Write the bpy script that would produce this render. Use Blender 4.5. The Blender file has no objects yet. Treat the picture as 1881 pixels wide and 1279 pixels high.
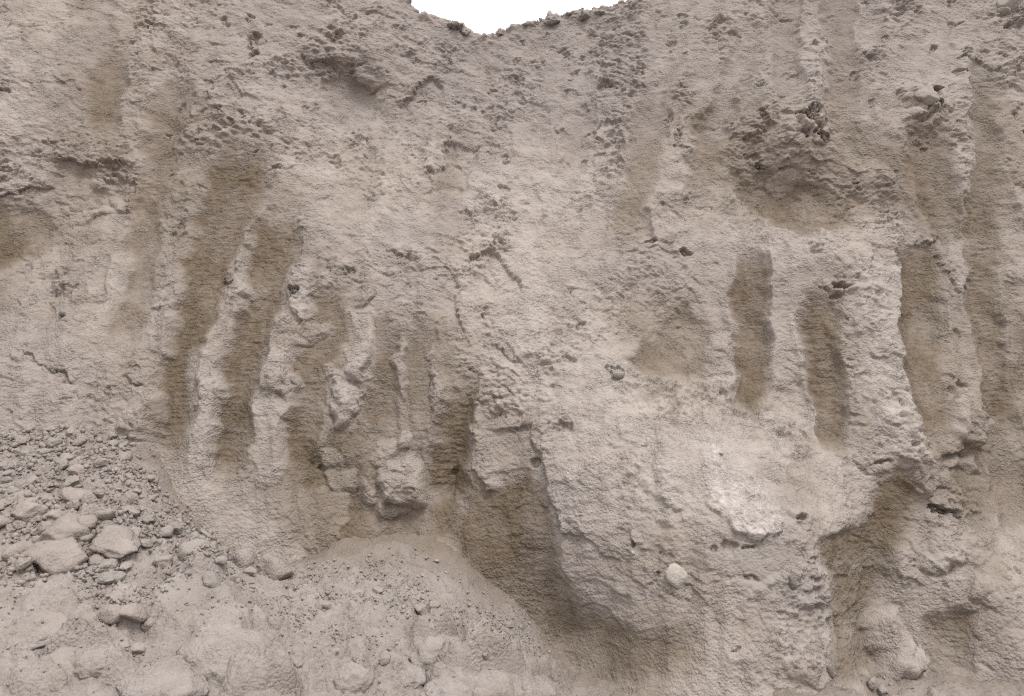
import bpy, math, random
import numpy as np
from mathutils import Vector, Matrix, noise as mnoise

random.seed(7)
RNG = np.random.default_rng(7)
SC = bpy.context.scene
F32 = np.float32

# ------------------------------------------------------------------ camera
F_PX, CX, CY = 1343.0, 940.5, 639.5          # photograph is 1881 x 1279
EYE, PITCH = 1.6, math.radians(6.0)
cam_data = bpy.data.cameras.new('camera')
cam = bpy.data.objects.new('camera', cam_data)
SC.collection.objects.link(cam)
cam.location = (0, 0, EYE)
cam.rotation_euler = (math.pi / 2 + PITCH, 0, 0)
cam_data.sensor_width = 36.0
cam_data.lens = 36.0 * F_PX / 1881.0
cam_data.clip_start = 0.05
cam_data.clip_end = 3000
SC.camera = cam

# ------------------------------------------------------------------ overcast sky + weak soft sun
SUN_EL, SUN_AZ = math.radians(60), math.radians(-34)   # azimuth measured from behind the camera, towards the right
world = bpy.data.worlds.new('World')
SC.world = world
world.use_nodes = True
wn, wl = world.node_tree.nodes, world.node_tree.links
wn.clear()
w_out = wn.new('ShaderNodeOutputWorld')
w_bg = wn.new('ShaderNodeBackground')
w_sky = wn.new('ShaderNodeTexSky')
w_sky.sky_type = 'NISHITA'
w_sky.sun_disc = False
w_sky.sun_elevation = SUN_EL
w_sky.sun_rotation = math.radians(180) + SUN_AZ
w_sky.air_density, w_sky.dust_density = 1.0, 4.0
w_hs = wn.new('ShaderNodeHueSaturation')
w_hs.inputs['Saturation'].default_value = 0.12
w_hs.inputs['Value'].default_value = 0.10
w_tc = wn.new('ShaderNodeTexCoord')
w_sep = wn.new('ShaderNodeSeparateXYZ')
w_map = wn.new('ShaderNodeMapRange')                    # cloud deck: a third as bright at the horizon as overhead
w_map.inputs['From Min'].default_value = 0.0
w_map.inputs['From Max'].default_value = 1.0
w_map.inputs['To Min'].default_value = 0.42
w_map.inputs['To Max'].default_value = 1.05
w_add = wn.new('ShaderNodeMix')
w_add.data_type = 'RGBA'
w_add.inputs['Factor'].default_value = 0.8
wl.new(w_sky.outputs['Color'], w_hs.inputs['Color'])
wl.new(w_tc.outputs['Generated'], w_sep.inputs['Vector'])
wl.new(w_sep.outputs['Z'], w_map.inputs['Value'])
wl.new(w_hs.outputs['Color'], w_add.inputs['A'])
wl.new(w_map.outputs['Result'], w_add.inputs['B'])
wl.new(w_add.outputs['Result'], w_bg.inputs['Color'])
w_bg.inputs['Strength'].default_value = 1.0
wl.new(w_bg.outputs['Background'], w_out.inputs['Surface'])

sun_data = bpy.data.lights.new('sun', 'SUN')
sun_data.energy = 0.95
sun_data.angle = math.radians(16)
sun_data.color = (1.0, 0.97, 0.93)
sun = bpy.data.objects.new('sun', sun_data)
SC.collection.objects.link(sun)
sd = Vector((math.cos(SUN_EL) * math.sin(-SUN_AZ), -math.cos(SUN_EL) * math.cos(SUN_AZ), math.sin(SUN_EL)))
sun.rotation_euler = sd.to_track_quat('Z', 'Y').to_euler()
sun.location = sd * 20

vs = SC.view_settings
vs.view_transform = 'Standard'
vs.look = 'None'
vs.gamma = 1.0
vs.use_curve_mapping = False
vs.exposure = 1.18
SC.cycles.use_denoising = False                         # keep the fine grain of the earth
SC.cycles.filter_width = 1.15

# ------------------------------------------------------------------ small numeric helpers
SP, CP = math.sin(PITCH), math.cos(PITCH)


def project(x, y, z):
    dz = z - EYE
    dep = y * CP + dz * SP
    v = -y * SP + dz * CP
    return CX + F_PX * x / dep, CY - F_PX * v / dep


def ray(px, py):
    a, b = (px - CX) / F_PX, (CY - py) / F_PX
    return np.array([a, CP - b * SP, SP + b * CP])


def sstep(a, b, x):
    t = np.clip((x - a) / (b - a), 0, 1)
    return t * t * (3 - 2 * t)


_perm = np.random.default_rng(3).permutation(4096).astype(np.int32)
_ang = np.random.default_rng(5).random(4096) * 2 * np.pi
_gx, _gy = np.cos(_ang).astype(F32), np.sin(_ang).astype(F32)


def perlin(x, y, seed=0):
    x = x + F32(seed * 17.31)
    y = y + F32(seed * 9.77)
    xf, yf = np.floor(x), np.floor(y)
    xi, yi = xf.astype(np.int32), yf.astype(np.int32)
    fx, fy = (x - xf).astype(F32), (y - yf).astype(F32)
    u = fx * fx * fx * (fx * (fx * 6 - 15) + 10)
    v = fy * fy * fy * (fy * (fy * 6 - 15) + 10)

    def g(ix, iy, dx, dy):
        h = _perm[(_perm[ix & 4095] + iy) & 4095]
        return _gx[h] * dx + _gy[h] * dy
    a = g(xi, yi, fx, fy)
    b = g(xi + 1, yi, fx - 1, fy)
    c = g(xi, yi + 1, fx, fy - 1)
    d = g(xi + 1, yi + 1, fx - 1, fy - 1)
    a += u * (b - a)
    c += u * (d - c)
    return (a + v * (c - a)) * F32(1.5)


def fbm(x, y, octs, seed=0, gain=0.5, billow=False):
    s, amp, tot = 0, 1.0, 0.0
    for o in range(octs):
        n = perlin(x * F32(2.03 ** o), y * F32(2.03 ** o), seed + o * 3)
        if billow:
            n = np.abs(n) * 2 - 0.6
        s = s + n * F32(amp)
        tot += amp
        amp *= gain
    return s / F32(tot)


def worley(x, y, seed=0):
    xf, yf = np.floor(x), np.floor(y)
    xi, yi = xf.astype(np.int32), yf.astype(np.int32)
    best = np.full(x.shape, 9.0, F32)
    rid = np.zeros(x.shape, F32)
    for ox in (-1, 0, 1):
        for oy in (-1, 0, 1):
            h = _perm[(_perm[(xi + ox + seed * 31) & 4095] + yi + oy) & 4095]
            jx = (h & 63).astype(F32) / 64
            jy = (h >> 6).astype(F32) / 64
            d = (xf + ox + jx - x) ** 2 + (yf + oy + jy - y) ** 2
            m = d < best
            best = np.where(m, d, best)
            rid = np.where(m, h.astype(F32) / 4096, rid)
    return np.sqrt(best).astype(F32), rid


def tps(pts, vals, lam=1e-3):
    pts = np.asarray(pts, float)
    n = len(pts)
    r = np.linalg.norm(pts[:, None] - pts[None], axis=2)
    K = np.where(r > 0, r * r * np.log(r + 1e-9), 0) + lam * np.eye(n)
    P = np.hstack([np.ones((n, 1)), pts])
    A = np.block([[K, P], [P.T, np.zeros((3, 3))]])
    w = np.linalg.solve(A, np.concatenate([vals, np.zeros(3)]))

    def ev(x, y):
        out = w[n] + w[n + 1] * x + w[n + 2] * y
        for i in range(n):
            q = (x - pts[i, 0]) ** 2 + (y - pts[i, 1]) ** 2
            out = out + w[i] * 0.5 * q * np.log(q + 1e-12)
        return out
    return ev


def grid_sample(G, x0, x1, y0, y1, x, y):
    ny, nx = G.shape
    u = np.clip((x - x0) / (x1 - x0) * (nx - 1), 0, nx - 1.001)
    v = np.clip((y - y0) / (y1 - y0) * (ny - 1), 0, ny - 1.001)
    i, j = u.astype(int), v.astype(int)
    fu, fv = u - i, v - j
    return ((G[j, i] * (1 - fu) + G[j, i + 1] * fu) * (1 - fv) + (G[j + 1, i] * (1 - fu) + G[j + 1, i + 1] * fu) * fv).astype(F32)


class Field:
    """Relief drawn on a sheet: every stroke is given where it lies in the photograph and is carved along the sheet's normal."""

    def __init__(self, px, py, shape):
        self.px, self.py = px.ravel(), py.ravel()
        n = self.px.size
        self.disp = np.zeros(n, F32)
        self.fresh = np.zeros(n, F32)
        self.smooth = np.zeros(n, F32)
        self.ripple = np.zeros(n, F32)
        self.pale = np.zeros(n, F32)
        self.grey = np.zeros(n, F32)
        self.rough = np.zeros(n, F32)
        self.mod = np.zeros(n, F32)

    def near(self, pts, m):
        p = np.asarray(pts, float)
        return np.nonzero((self.px > p[:, 0].min() - m) & (self.px < p[:, 0].max() + m) &
                          (self.py > p[:, 1].min() - m) & (self.py < p[:, 1].max() + m))[0]

    def line(self, idx, pts, extra=None):
        X, Y = self.px[idx], self.py[idx]
        best = np.full(len(idx), 1e9, F32)
        side = np.zeros(len(idx), F32)
        along = np.zeros(len(idx), F32)
        ex = np.zeros(len(idx), F32)
        L = 0.0
        for k in range(len(pts) - 1):
            (ax, ay), (bx, by) = pts[k][:2], pts[k + 1][:2]
            dx, dy = bx - ax, by - ay
            ln = math.hypot(dx, dy) + 1e-6
            t = np.clip(((X - ax) * dx + (Y - ay) * dy) / ln ** 2, 0, 1)
            d = np.hypot(X - ax - t * dx, Y - ay - t * dy)
            m = d < best
            best = np.where(m, d, best)
            cr = dx * (Y - ay) - dy * (X - ax)
            side = np.where(m, np.where(cr < 0, 1, -1), side)
            along = np.where(m, L + t * ln, along)
            if extra is not None:
                ex = np.where(m, extra[k] + t * (extra[k + 1] - extra[k]), ex)
            L += ln
        return best.astype(F32), side.astype(F32), along.astype(F32), L, ex.astype(F32)

    def groove(self, pts, depth, fresh=1.0, rip=1.0, fade_in=85, fade_out=60, edge=0.3, smooth=0.85):
        m = max(p[2] for p in pts) * 1.8 + 10
        idx = self.near(pts, m)
        if not len(idx):
            return
        d, side, al, L, hw = self.line(idx, pts, [p[2] * 1.18 for p in pts])
        q = d / hw
        asym = np.where(side > 0, 1.0, 1.0)
        prof = 1 - sstep(0.30 - edge * .4, 1.30 + edge * .4, q * asym)
        fl = 1.0
        fade = np.ones_like(d)
        if fade_in > 0:
            fade *= sstep(0, max(fade_in, L * .18), al)
        if fade_out > 0:
            fade *= sstep(0, max(fade_out, L * .22), L - al)
        mk = prof * fade
        self.disp[idx] -= 0.56 * depth * mk * fl
        lip = np.exp(-((q - 1.25) / 0.25) ** 2) * fade
        self.disp[idx] += depth * 0.16 * lip
        self.fresh[idx] = np.maximum(self.fresh[idx], fresh * fade * (1 - sstep(.80 - edge * .3, 1.36 + edge * .4, q)))
        self.smooth[idx] = np.maximum(self.smooth[idx], smooth * fade * (1 - sstep(.95, 1.35, q)))
        self.ripple[idx] = np.maximum(self.ripple[idx], rip * np.sqrt(mk))

    def stripe(self, pts, bleach=.7, pale=.2, h=0.0, grey=0.0):
        idx = self.near(pts, max(p[2] for p in pts) * 1.6)
        if not len(idx):
            return
        d, side, al, L, hw = self.line(idx, pts, [p[2] for p in pts])
        m = (1 - sstep(.55, 1.15, d / hw)) * sstep(0, L * .2, al) * sstep(0, L * .15, L - al)
        self.fresh[idx] *= 1 - bleach * m
        self.pale[idx] = np.maximum(self.pale[idx], pale * m)
        self.grey[idx] = np.maximum(self.grey[idx], grey * m)
        self.disp[idx] += h * m

    def poly_sd(self, idx, pts):
        X, Y = self.px[idx], self.py[idx]
        d = self.line(idx, list(pts) + [pts[0]])[0]
        ins = np.zeros(len(idx), bool)
        n = len(pts)
        for k in range(n):
            (ax, ay), (bx, by) = pts[k], pts[(k + 1) % n]
            c = (ay > Y) != (by > Y)
            with np.errstate(divide='ignore', invalid='ignore'):
                xx = (bx - ax) * (Y - ay) / (by - ay + 1e-9) + ax
            ins ^= c & (X < xx)
        return np.where(ins, -d, d)

    def patch(self, pts, depth=0.0, soft=20, fresh=0, pale=0, grey=0, smooth=0, ripple=0, rough=0, bleach=0):
        idx = self.near(pts, soft + 5)
        if not len(idx):
            return
        sd_ = self.poly_sd(idx, pts)
        m = 1 - sstep(-soft, soft, sd_)
        self.disp[idx] += depth * m
        if bleach:
            self.fresh[idx] *= 1 - bleach * m
        for nm, v in (('fresh', fresh), ('pale', pale), ('grey', grey), ('smooth', smooth), ('ripple', ripple), ('rough', rough)):
            if v:
                a = getattr(self, nm)
                a[idx] = np.maximum(a[idx], v * m)

    def scarp(self, pts, h, fall=35, under=0.4, ufall=14, edge=2.5):
        h = h * 0.62
        keep_ = (self.px, self.py)
        if edge >= 6 and hasattr(self, 'soft'):
            self.px, self.py = self.soft
        self._scarp(pts, h, fall, under, ufall, edge)
        self.px, self.py = keep_

    def _scarp(self, pts, h, fall, under, ufall, edge):
        idx = self.near(pts, fall * 3 + 10)
        if not len(idx):
            return
        d, side, al, L, _ = self.line(idx, pts)
        end = sstep(0, min(26, L * 0.35), al) * sstep(0, min(26, L * 0.35), L - al) * np.clip(.75 + .9 * self.mod[idx], .15, 1.35)
        s = d * side
        up = sstep(-edge, edge, s)
        f = up * np.exp(-np.maximum(s, 0) / fall) * h - (1 - up) * np.exp(-np.maximum(-s, 0) / ufall) * h * under
        self.disp[idx] += f * end

    def lump(self, cx, cy, rx, ry, h, ang=0, power=1.0, sag=0.35, pale=0.0, rough=0.45):
        r = max(rx, ry) * 1.3
        idx = self.near([(cx, cy)], r + 4)
        if not len(idx):
            return
        a = math.radians(ang)
        X, Y = self.px[idx] - cx, self.py[idx] - cy
        u = (X * math.cos(a) + Y * math.sin(a)) / rx
        v = (-X * math.sin(a) + Y * math.cos(a)) / ry
        v2 = v + sag * (1 - v * v) * -1 * (np.abs(v) < 1)
        r2 = np.abs(u) ** 2.4 + np.abs(v) ** 2.4
        prof = np.clip(1 - r2, 0, 1) ** (0.85 * power) * (1 + 0.5 * sag * v) - 0.12 * np.exp(-((np.sqrt(r2) - 1.1) / 0.15) ** 2)
        self.disp[idx] += 0.62 * h * prof
        m = np.clip(1 - r2, 0, 1)
        if pale:
            self.pale[idx] = np.maximum(self.pale[idx], pale * sstep(0, .3, m))
        if h > 0:
            self.fresh[idx] *= 1 - 0.5 * sstep(0.0, 0.25, m)
            self.smooth[idx] *= 1 - 0.7 * sstep(0.0, 0.25, m)
            self.ripple[idx] *= 1 - sstep(0.0, 0.25, m)
        if rough:
            self.rough[idx] = np.maximum(self.rough[idx], rough * m)

    def pit(self, cx, cy, rx, ry, depth, ang=0):
        r = max(rx, ry) * 1.5
        idx = self.near([(cx, cy)], r + 3)
        if not len(idx):
            return
        a = math.radians(ang)
        X, Y = self.px[idx] - cx, self.py[idx] - cy
        u = (X * math.cos(a) + Y * math.sin(a)) / rx
        v = (-X * math.sin(a) + Y * math.cos(a)) / ry
        m = 1 - sstep(0.55, 1.15, np.sqrt(u * u + v * v))
        self.disp[idx] -= .7 * depth * m

    def crack(self, pts, w, depth):
        idx = self.near(pts, w * 4)
        if not len(idx):
            return
        d, side, al, L, _ = self.line(idx, pts)
        self.disp[idx] -= depth * np.exp(-(d / w) ** 2) * sstep(0, L * .2, al) * sstep(0, L * .2, L - al)


def normals(P):
    du = np.gradient(P, axis=1)
    dv = np.gradient(P, axis=0)
    n = np.cross(du, dv)
    n /= np.linalg.norm(n, axis=2, keepdims=True) + 1e-12
    return n


def blur_cols(a, k):
    ker = np.hanning(2 * k + 3)[1:-1]
    ker /= ker.sum()
    p = np.pad(a, k, mode='edge')
    return np.convolve(p, ker, 'valid')


def grid_mesh(name, P, attrs, mat):
    ny, nx = P.shape[:2]
    me = bpy.data.meshes.new(name)
    idx = np.arange(ny * nx, dtype=np.int32).reshape(ny, nx)
    quads = np.stack([idx[:-1, :-1], idx[:-1, 1:], idx[1:, 1:], idx[1:, :-1]], axis=-1).reshape(-1, 4)
    nf = len(quads)
    me.vertices.add(ny * nx)
    me.vertices.foreach_set('co', P.reshape(-1).astype(F32))
    me.loops.add(nf * 4)
    me.loops.foreach_set('vertex_index', quads.ravel())
    me.polygons.add(nf)
    me.polygons.foreach_set('loop_start', np.arange(0, nf * 4, 4, dtype=np.int32))
    me.polygons.foreach_set('use_smooth', np.ones(nf, bool))
    me.update(calc_edges=True)
    for an, av in attrs.items():
        a = me.attributes.new(an, 'FLOAT', 'POINT')
        a.data.foreach_set('value', np.asarray(av, F32).ravel())
    me.materials.append(mat)
    ob = bpy.data.objects.new(name, me)
    SC.collection.objects.link(ob)
    return ob


# ------------------------------------------------------------------ earth material
def earth_material(name, pale_c=(0.356, 0.304, 0.268), brown_c=(0.110, 0.078, 0.048), grey_c=(0.252, 0.218, 0.206),
                   white_c=(0.50, 0.46, 0.44), base_fresh=0.0, bump=1.0, attrs=True, grain=1.0, stretch_z=1.12):
    m = bpy.data.materials.new(name)
    m.use_nodes = True
    N, L = m.node_tree.nodes, m.node_tree.links
    N.clear()
    out = N.new('ShaderNodeOutputMaterial')
    bs = N.new('ShaderNodeBsdfPrincipled')
    bs.inputs['Roughness'].default_value = 0.97
    bs.inputs['Specular IOR Level'].default_value = 0.12
    L.new(bs.outputs[0], out.inputs[0])
    tc = N.new('ShaderNodeNewGeometry')

    def noise(scale, det=4, rough=0.6, vec=None, dist=0.0):
        n = N.new('ShaderNodeTexNoise')
        n.inputs['Scale'].default_value = scale
        n.inputs['Detail'].default_value = det
        n.inputs['Roughness'].default_value = rough
        n.inputs['Distortion'].default_value = dist
        L.new(vec or tc.outputs['Position'], n.inputs['Vector'])
        return n.outputs['Fac']

    def mp(fac, a, b, c=0.0, d=1.0):
        n = N.new('ShaderNodeMapRange')
        n.inputs['From Min'].default_value = a
        n.inputs['From Max'].default_value = b
        n.inputs['To Min'].default_value = c
        n.inputs['To Max'].default_value = d
        L.new(fac, n.inputs['Value'])
        return n.outputs['Result']

    def math_(op, a, b):
        n = N.new('ShaderNodeMath')
        n.operation = op
        for i, v in enumerate((a, b)):
            if isinstance(v, (int, float)):
                n.inputs[i].default_value = v
            else:
                L.new(v, n.inputs[i])
        return n.outputs[0]

    def mix(f, a, b, mode='MIX'):
        n = N.new('ShaderNodeMix')
        n.data_type = 'RGBA'
        n.blend_type = mode
        for s, v in (('Factor', f), ('A', a), ('B', b)):
            sk = [i for i in n.inputs if i.name == s and (i.type == 'RGBA' or s == 'Factor')][0]
            if isinstance(v, (int, float)):
                sk.default_value = v
            elif isinstance(v, tuple):
                sk.default_value = (*v, 1)
            else:
                L.new(v, sk)
        return [o for o in n.outputs if o.type == 'RGBA'][0]

    def attr(nm):
        a = N.new('ShaderNodeAttribute')
        a.attribute_name = nm
        return a.outputs['Fac']

    stretch = N.new('ShaderNodeMapping')
    stretch.inputs['Scale'].default_value = (1.0, 1.0, stretch_z)
    stretch.inputs['Rotation'].default_value = (0, math.radians(12), 0)
    L.new(tc.outputs['Position'], stretch.inputs['Vector'])
    sv = stretch.outputs['Vector']

    n_big = noise(0.9, 3, 0.55)
    n_mid = noise(4.5, 5, 0.62, dist=0.4)
    n_fin = noise(36, 4, 0.58, vec=sv, dist=0.5)
    n_gr = noise(110, 3, 0.7, vec=sv)
    # slow hue drift between pinkish and greyer crust
    c_pale = mix(mp(n_big, 0.35, 0.68), pale_c, (pale_c[0] * 0.93, pale_c[1] * 0.955, pale_c[2] * 1.0))
    c_pale = mix(mp(n_mid, 0.38, 0.70, 0.0, 0.85), c_pale, (pale_c[0] * 0.74, pale_c[1] * 0.71, pale_c[2] * 0.68))
    c_br = mix(mp(n_mid, 0.35, 0.7), brown_c, (brown_c[0] * 1.22, brown_c[1] * 1.24, brown_c[2] * 1.27))
    if attrs:
        fr = attr('fresh')
        dust = math_('MULTIPLY', mp(n_fin, 0.45, 0.75, 0.0, 0.25), 1.0)
        frn = math_('SUBTRACT', fr, math_('MULTIPLY', dust, fr))
        col = mix(frn, c_pale, c_br)
        col = mix(attr('grey'), col, mix(mp(n_mid, 0.35, 0.7), grey_c, (grey_c[0] * 1.15, grey_c[1] * 1.15, grey_c[2] * 1.15)))
        wn_ = noise(24, 5, 0.7, dist=0.6)
        wfac = math_('MULTIPLY', attr('pale'), mp(wn_, 0.40, 0.60))
        col = mix(wfac, col, white_c)
    else:
        col = mix(base_fresh, c_pale, c_br)
    # grains: lighter and darker specks
    col = mix(mp(n_gr, 0.30, 0.72, 0.0, 1.0), mix(0.30 * grain, col, (0.5, 0.48, 0.46), 'MULTIPLY'), mix(0.10 * grain, col, (0.5, 0.46, 0.43)))
    sp = noise(60, 3, 0.6, vec=sv)  # dark specks: shade of tiny voids painted into the colour
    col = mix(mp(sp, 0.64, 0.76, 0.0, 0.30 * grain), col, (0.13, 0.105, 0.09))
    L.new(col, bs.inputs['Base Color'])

    vo = N.new('ShaderNodeTexVoronoi')
    vo.inputs['Scale'].default_value = 58
    L.new(sv, vo.inputs['Vector'])
    crumbs = math_('SUBTRACT', n_fin, math_('MULTIPLY', vo.outputs['Distance'], 0.38))
    b1 = N.new('ShaderNodeBump')
    L.new(math_('MULTIPLY', mp(noise(6, 3, 0.6), 0.36, 0.66, 0.30, 1.0), bump), b1.inputs['Strength'])
    b1.inputs['Distance'].default_value = 0.032
    L.new(crumbs, b1.inputs['Height'])
    b2 = N.new('ShaderNodeBump')
    b2.inputs['Strength'].default_value = 0.9 * bump
    b2.inputs['Distance'].default_value = 0.003
    L.new(n_gr, b2.inputs['Height'])
    L.new(b1.outputs[0], b2.inputs['Normal'])
    L.new(b2.outputs[0], bs.inputs['Normal'])
    return m


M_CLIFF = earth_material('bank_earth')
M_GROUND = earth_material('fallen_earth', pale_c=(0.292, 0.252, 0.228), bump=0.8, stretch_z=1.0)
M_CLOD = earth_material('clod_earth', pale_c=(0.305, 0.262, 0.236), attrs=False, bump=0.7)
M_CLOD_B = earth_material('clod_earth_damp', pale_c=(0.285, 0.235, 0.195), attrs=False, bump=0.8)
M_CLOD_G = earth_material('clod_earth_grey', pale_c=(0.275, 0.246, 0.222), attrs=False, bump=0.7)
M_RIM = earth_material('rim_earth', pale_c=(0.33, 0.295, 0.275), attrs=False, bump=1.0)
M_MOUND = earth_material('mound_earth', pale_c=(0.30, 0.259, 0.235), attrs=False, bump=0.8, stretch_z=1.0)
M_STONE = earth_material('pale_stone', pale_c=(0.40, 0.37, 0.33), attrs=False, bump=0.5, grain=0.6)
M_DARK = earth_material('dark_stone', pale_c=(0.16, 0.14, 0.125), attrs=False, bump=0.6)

# ================================================================== THE CLIFF
LEAN, Y0 = 0.36, 5.0


def on_plane(px, py):
    d = ray(px, py)                                   # y = Y0 + LEAN * z
    t = (Y0 + LEAN * EYE) / (d[1] - LEAN * d[2])
    return d[0] * t, EYE + d[2] * t


# broad swells and hollows of the bank, metres out of (+) or into (-) the mean slope
SWELL = [
    (-250, 100, .1), (-250, 500, .1), (-250, 900, .1), (-250, 1300, .1), (2150, 100, .15), (2150, 500, .1), (2150, 900, .1), (2150, 1300, .2),
    (100, -150, .0), (500, -200, 0), (900, -200, -.7), (1300, -200, 0), (1800, -200, .15),
    (80, 120, .12), (60, 260, .16), (60, 440, -.10), (120, 600, .10), (50, 740, .16), (60, 1000, .1), (250, 100, .02), (300, 300, -.02),
    (400, 130, .05), (400, 500, 0), (420, 800, .02), (520, 220, .02), (640, 60, -.1), (640, 180, -.40), (620, 330, -.12), (560, 600, .02),
    (760, 120, -.42), (885, 90, -.62), (885, 260, -.42), (760, 330, -.2), (800, 480, -.08), (900, 430, -.14), (1010, 150, -.45), (1020, 330, -.25),
    (1000, 550, -.02), (1150, 100, -.25), (1130, 300, -.16), (1250, 450, -.04), (1300, 80, -.1), (1450, 80, .0), (1350, 230, -.08), (1450, 250, .05),
    (1450, 370, -.25), (1480, 450, .10), (1560, 300, .02), (1650, 200, .14), (1780, 250, .06), (1560, 480, .12), (1600, 620, .20), (1700, 600, -.02), (1820, 600, -.06),
    (1760, 760, .06), (1860, 860, -.14), (1400, 600, .05), (1230, 630, -.10), (1330, 780, .28), (1480, 760, .12), (1620, 780, .26),
    (700, 620, .0), (720, 780, -.06), (620, 930, -.12), (780, 960, -.14), (880, 700, .05), (960, 700, .12), (900, 840, .02), (930, 960, .02), (870, 1050, -.06),
    (1030, 850, .24), (1050, 960, .26), (1060, 1060, .20), (990, 1080, -.04), (1060, 1180, .06), (1180, 800, .34), (1180, 960, .55), (1300, 940, .66), (1420, 940, .64),
    (1180, 1080, .50), (1300, 1090, .60), (1300, 1200, .64), (1160, 1230, .42), (1430, 1080, .60), (1480, 1000, .52), (1478, 1180, .60),
    (1590, 1060, .08), (1640, 1050, .10), (1575, 1180, .12), (1640, 930, .14), (1580, 990, .16), (1690, 870, .22), (1730, 980, .12), (1780, 900, -.04), (1810, 1060, .22), (1700, 1160, .04), (1840, 1200, .26), (1640, 1190, .06),
    (300, 1200, .05), (700, 1250, -.1), (1300, 1330, .7), (1700, 1330, .1), (1880, 1040, .12),
]
_pp = [on_plane(a, b) for a, b, _ in SWELL]
_ev = tps(_pp, np.array([c for _, _, c in SWELL]), lam=0.004)
SWX, SWZ = (-7.0, 7.0), (-1.2, 9.0)
_gx2, _gz2 = np.meshgrid(np.linspace(*SWX, 260), np.linspace(*SWZ, 200))
SWELL_G = np.clip(_ev(_gx2, _gz2), -1.0, .7).astype(F32)


def swell(x, z):
    return grid_sample(SWELL_G, *SWX, *SWZ, x, z)


def cliff_y(x, z):
    return Y0 + LEAN * z - swell(x, z)


zrows = np.concatenate([np.linspace(-0.5, -0.02, 24), np.linspace(0.0, 6.15, 780), 6.15 + np.cumsum(np.linspace(0.01, 0.06, 75))])
inner = np.linspace(-1, 1, 980)
outer = 1 + np.cumsum(np.geomspace(0.0022, 0.06, 96))
cols = np.concatenate([-outer[::-1], inner, outer])
Z = np.repeat(zrows[:, None], len(cols), 1)
HALF = 0.725 * (Y0 + LEAN * Z) + 0.12
X = cols[None] * HALF
Y = Y0 + LEAN * Z - swell(X, Z)
PX, PY = project(X, Y, Z)

# skyline: above it the bank folds back into the plateau
RIM = np.array([(-900, -330), (-300, -260), (300, -210), (560, -130), (680, -55), (745, 2), (772, 30), (800, 36), (828, 40), (856, 52), (872, 66), (890, 71), (915, 62),
                (950, 54), (985, 41), (1010, 34), (1050, 27), (1085, 24), (1120, 14), (1165, 0), (1230, -30), (1340, -75), (1500, -120), (1800, -170), (2300, -220), (2900, -230)], float)
above = PY < np.interp(PX, RIM[:, 0], RIM[:, 1])
above[-1] = True
r0 = above.argmax(0)
ci = np.arange(len(cols))
zr = Z[r0, ci]
yr = Y[r0, ci]
zr = blur_cols(zr, 3)
yr = blur_cols(yr, 3)
E = np.maximum(Z - zr[None], 0)
fold = E > 0
crest = 0.09 * fbm(X * 7, E * 9, 3, 55) * np.minimum(E / .06, 1)
Zf = np.where(fold, zr[None] + 0.05 * E - 0.02 * E ** 2 * 0 + crest, Z)
Yf = np.where(fold, yr[None] + 1.6 * E + 5.5 * E ** 2, Y)
P = np.stack([X, Yf, Zf], -1)
NRM = -normals(P)
NRM = np.where((NRM[..., 1:2] > 0.2), -NRM, NRM)

# noise domains: x across, s up the slope
nx_, ns_ = X.astype(F32).ravel(), (Z * 1.063).astype(F32).ravel()
w1 = fbm(nx_ * 3.2, ns_ * 3.2, 3, 11)
w2 = fbm(nx_ * 3.2, ns_ * 3.2, 3, 23)
w3 = fbm(nx_ * 17, ns_ * 17, 3, 31)
w4 = fbm(nx_ * 17, ns_ * 17, 3, 41)
bx_, by_ = project(X, np.where(fold, Yf, Y), np.where(fold, Zf, Z))
w5 = fbm(nx_ * 46, ns_ * 46, 2, 47)
w6 = fbm(nx_ * 46, ns_ * 46, 2, 53)
off_ = np.where(fold.ravel(), 4000, 0)                   # no strokes on the plateau
soft_x, soft_y = (bx_.ravel() + 20 * w1 + 4 * w3).astype(F32), (by_.ravel() + 20 * w2 + 4 * w4 - off_).astype(F32)
fpx = (soft_x + 7 * w3 + 2 * w5).astype(F32)             # ragged edges
fpy = (soft_y + 7 * w4 + 2 * w6).astype(F32)
C = Field(soft_x, soft_y, X.shape)
C.mod = (w1 + .7 * w4).astype(F32)
C.soft = (soft_x, soft_y)

# ---- bucket-tooth grooves: (x, y, half-width) along each, as seen in the photograph
G = C.groove
G([(212, 40, 24), (204, 110, 28), (190, 190, 26), (172, 270, 22)], .075, .62, .3, edge=.6)
G([(330, 110, 22), (318, 175, 28), (300, 250, 28), (282, 330, 28), (262, 430, 26), (250, 500, 26), (228, 590, 28), (205, 660, 26), (180, 705, 18)], .11, .75, .35, edge=.5)
G([(478, 205, 28), (455, 275, 36), (432, 340, 44), (412, 400, 42), (396, 440, 38), (374, 522, 33), (347, 624, 28), (325, 709, 33), (306, 800, 32), (294, 880, 30), (290, 920, 26)], .125, 1.0, 1.0)
G([(530, 350, 24), (516, 420, 28), (503, 471, 31), (490, 539, 33), (458, 624, 26), (440, 692, 27), (434, 760, 28), (422, 820, 26), (412, 890, 26), (408, 930, 22)], .115, 1.0, 1.0)
G([(622, 500, 18), (609, 573, 26), (594, 624, 36), (572, 668, 30), (566, 726, 24), (556, 800, 28), (548, 880, 36), (535, 950, 30)], .095, .95, .9)
G([(722, 575, 16), (716, 640, 24), (706, 720, 24), (696, 800, 22)], .07, .75, .6, edge=.5)
G([(778, 570, 16), (776, 640, 26), (768, 720, 28), (756, 800, 24)], .075, .7, .5, edge=.5)
G([(826, 590, 10), (824, 650, 14), (816, 730, 14)], .05, .6, .5, edge=.5)
G([(700, 650, 18), (697, 720, 26), (690, 790, 26), (680, 850, 24)], .055, .85, .7, edge=.5)
G([(856, 672, 12), (850, 700, 20), (846, 743, 27), (832, 811, 29), (822, 870, 30), (815, 940, 28)], .15, 1.0, 1.5)
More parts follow.
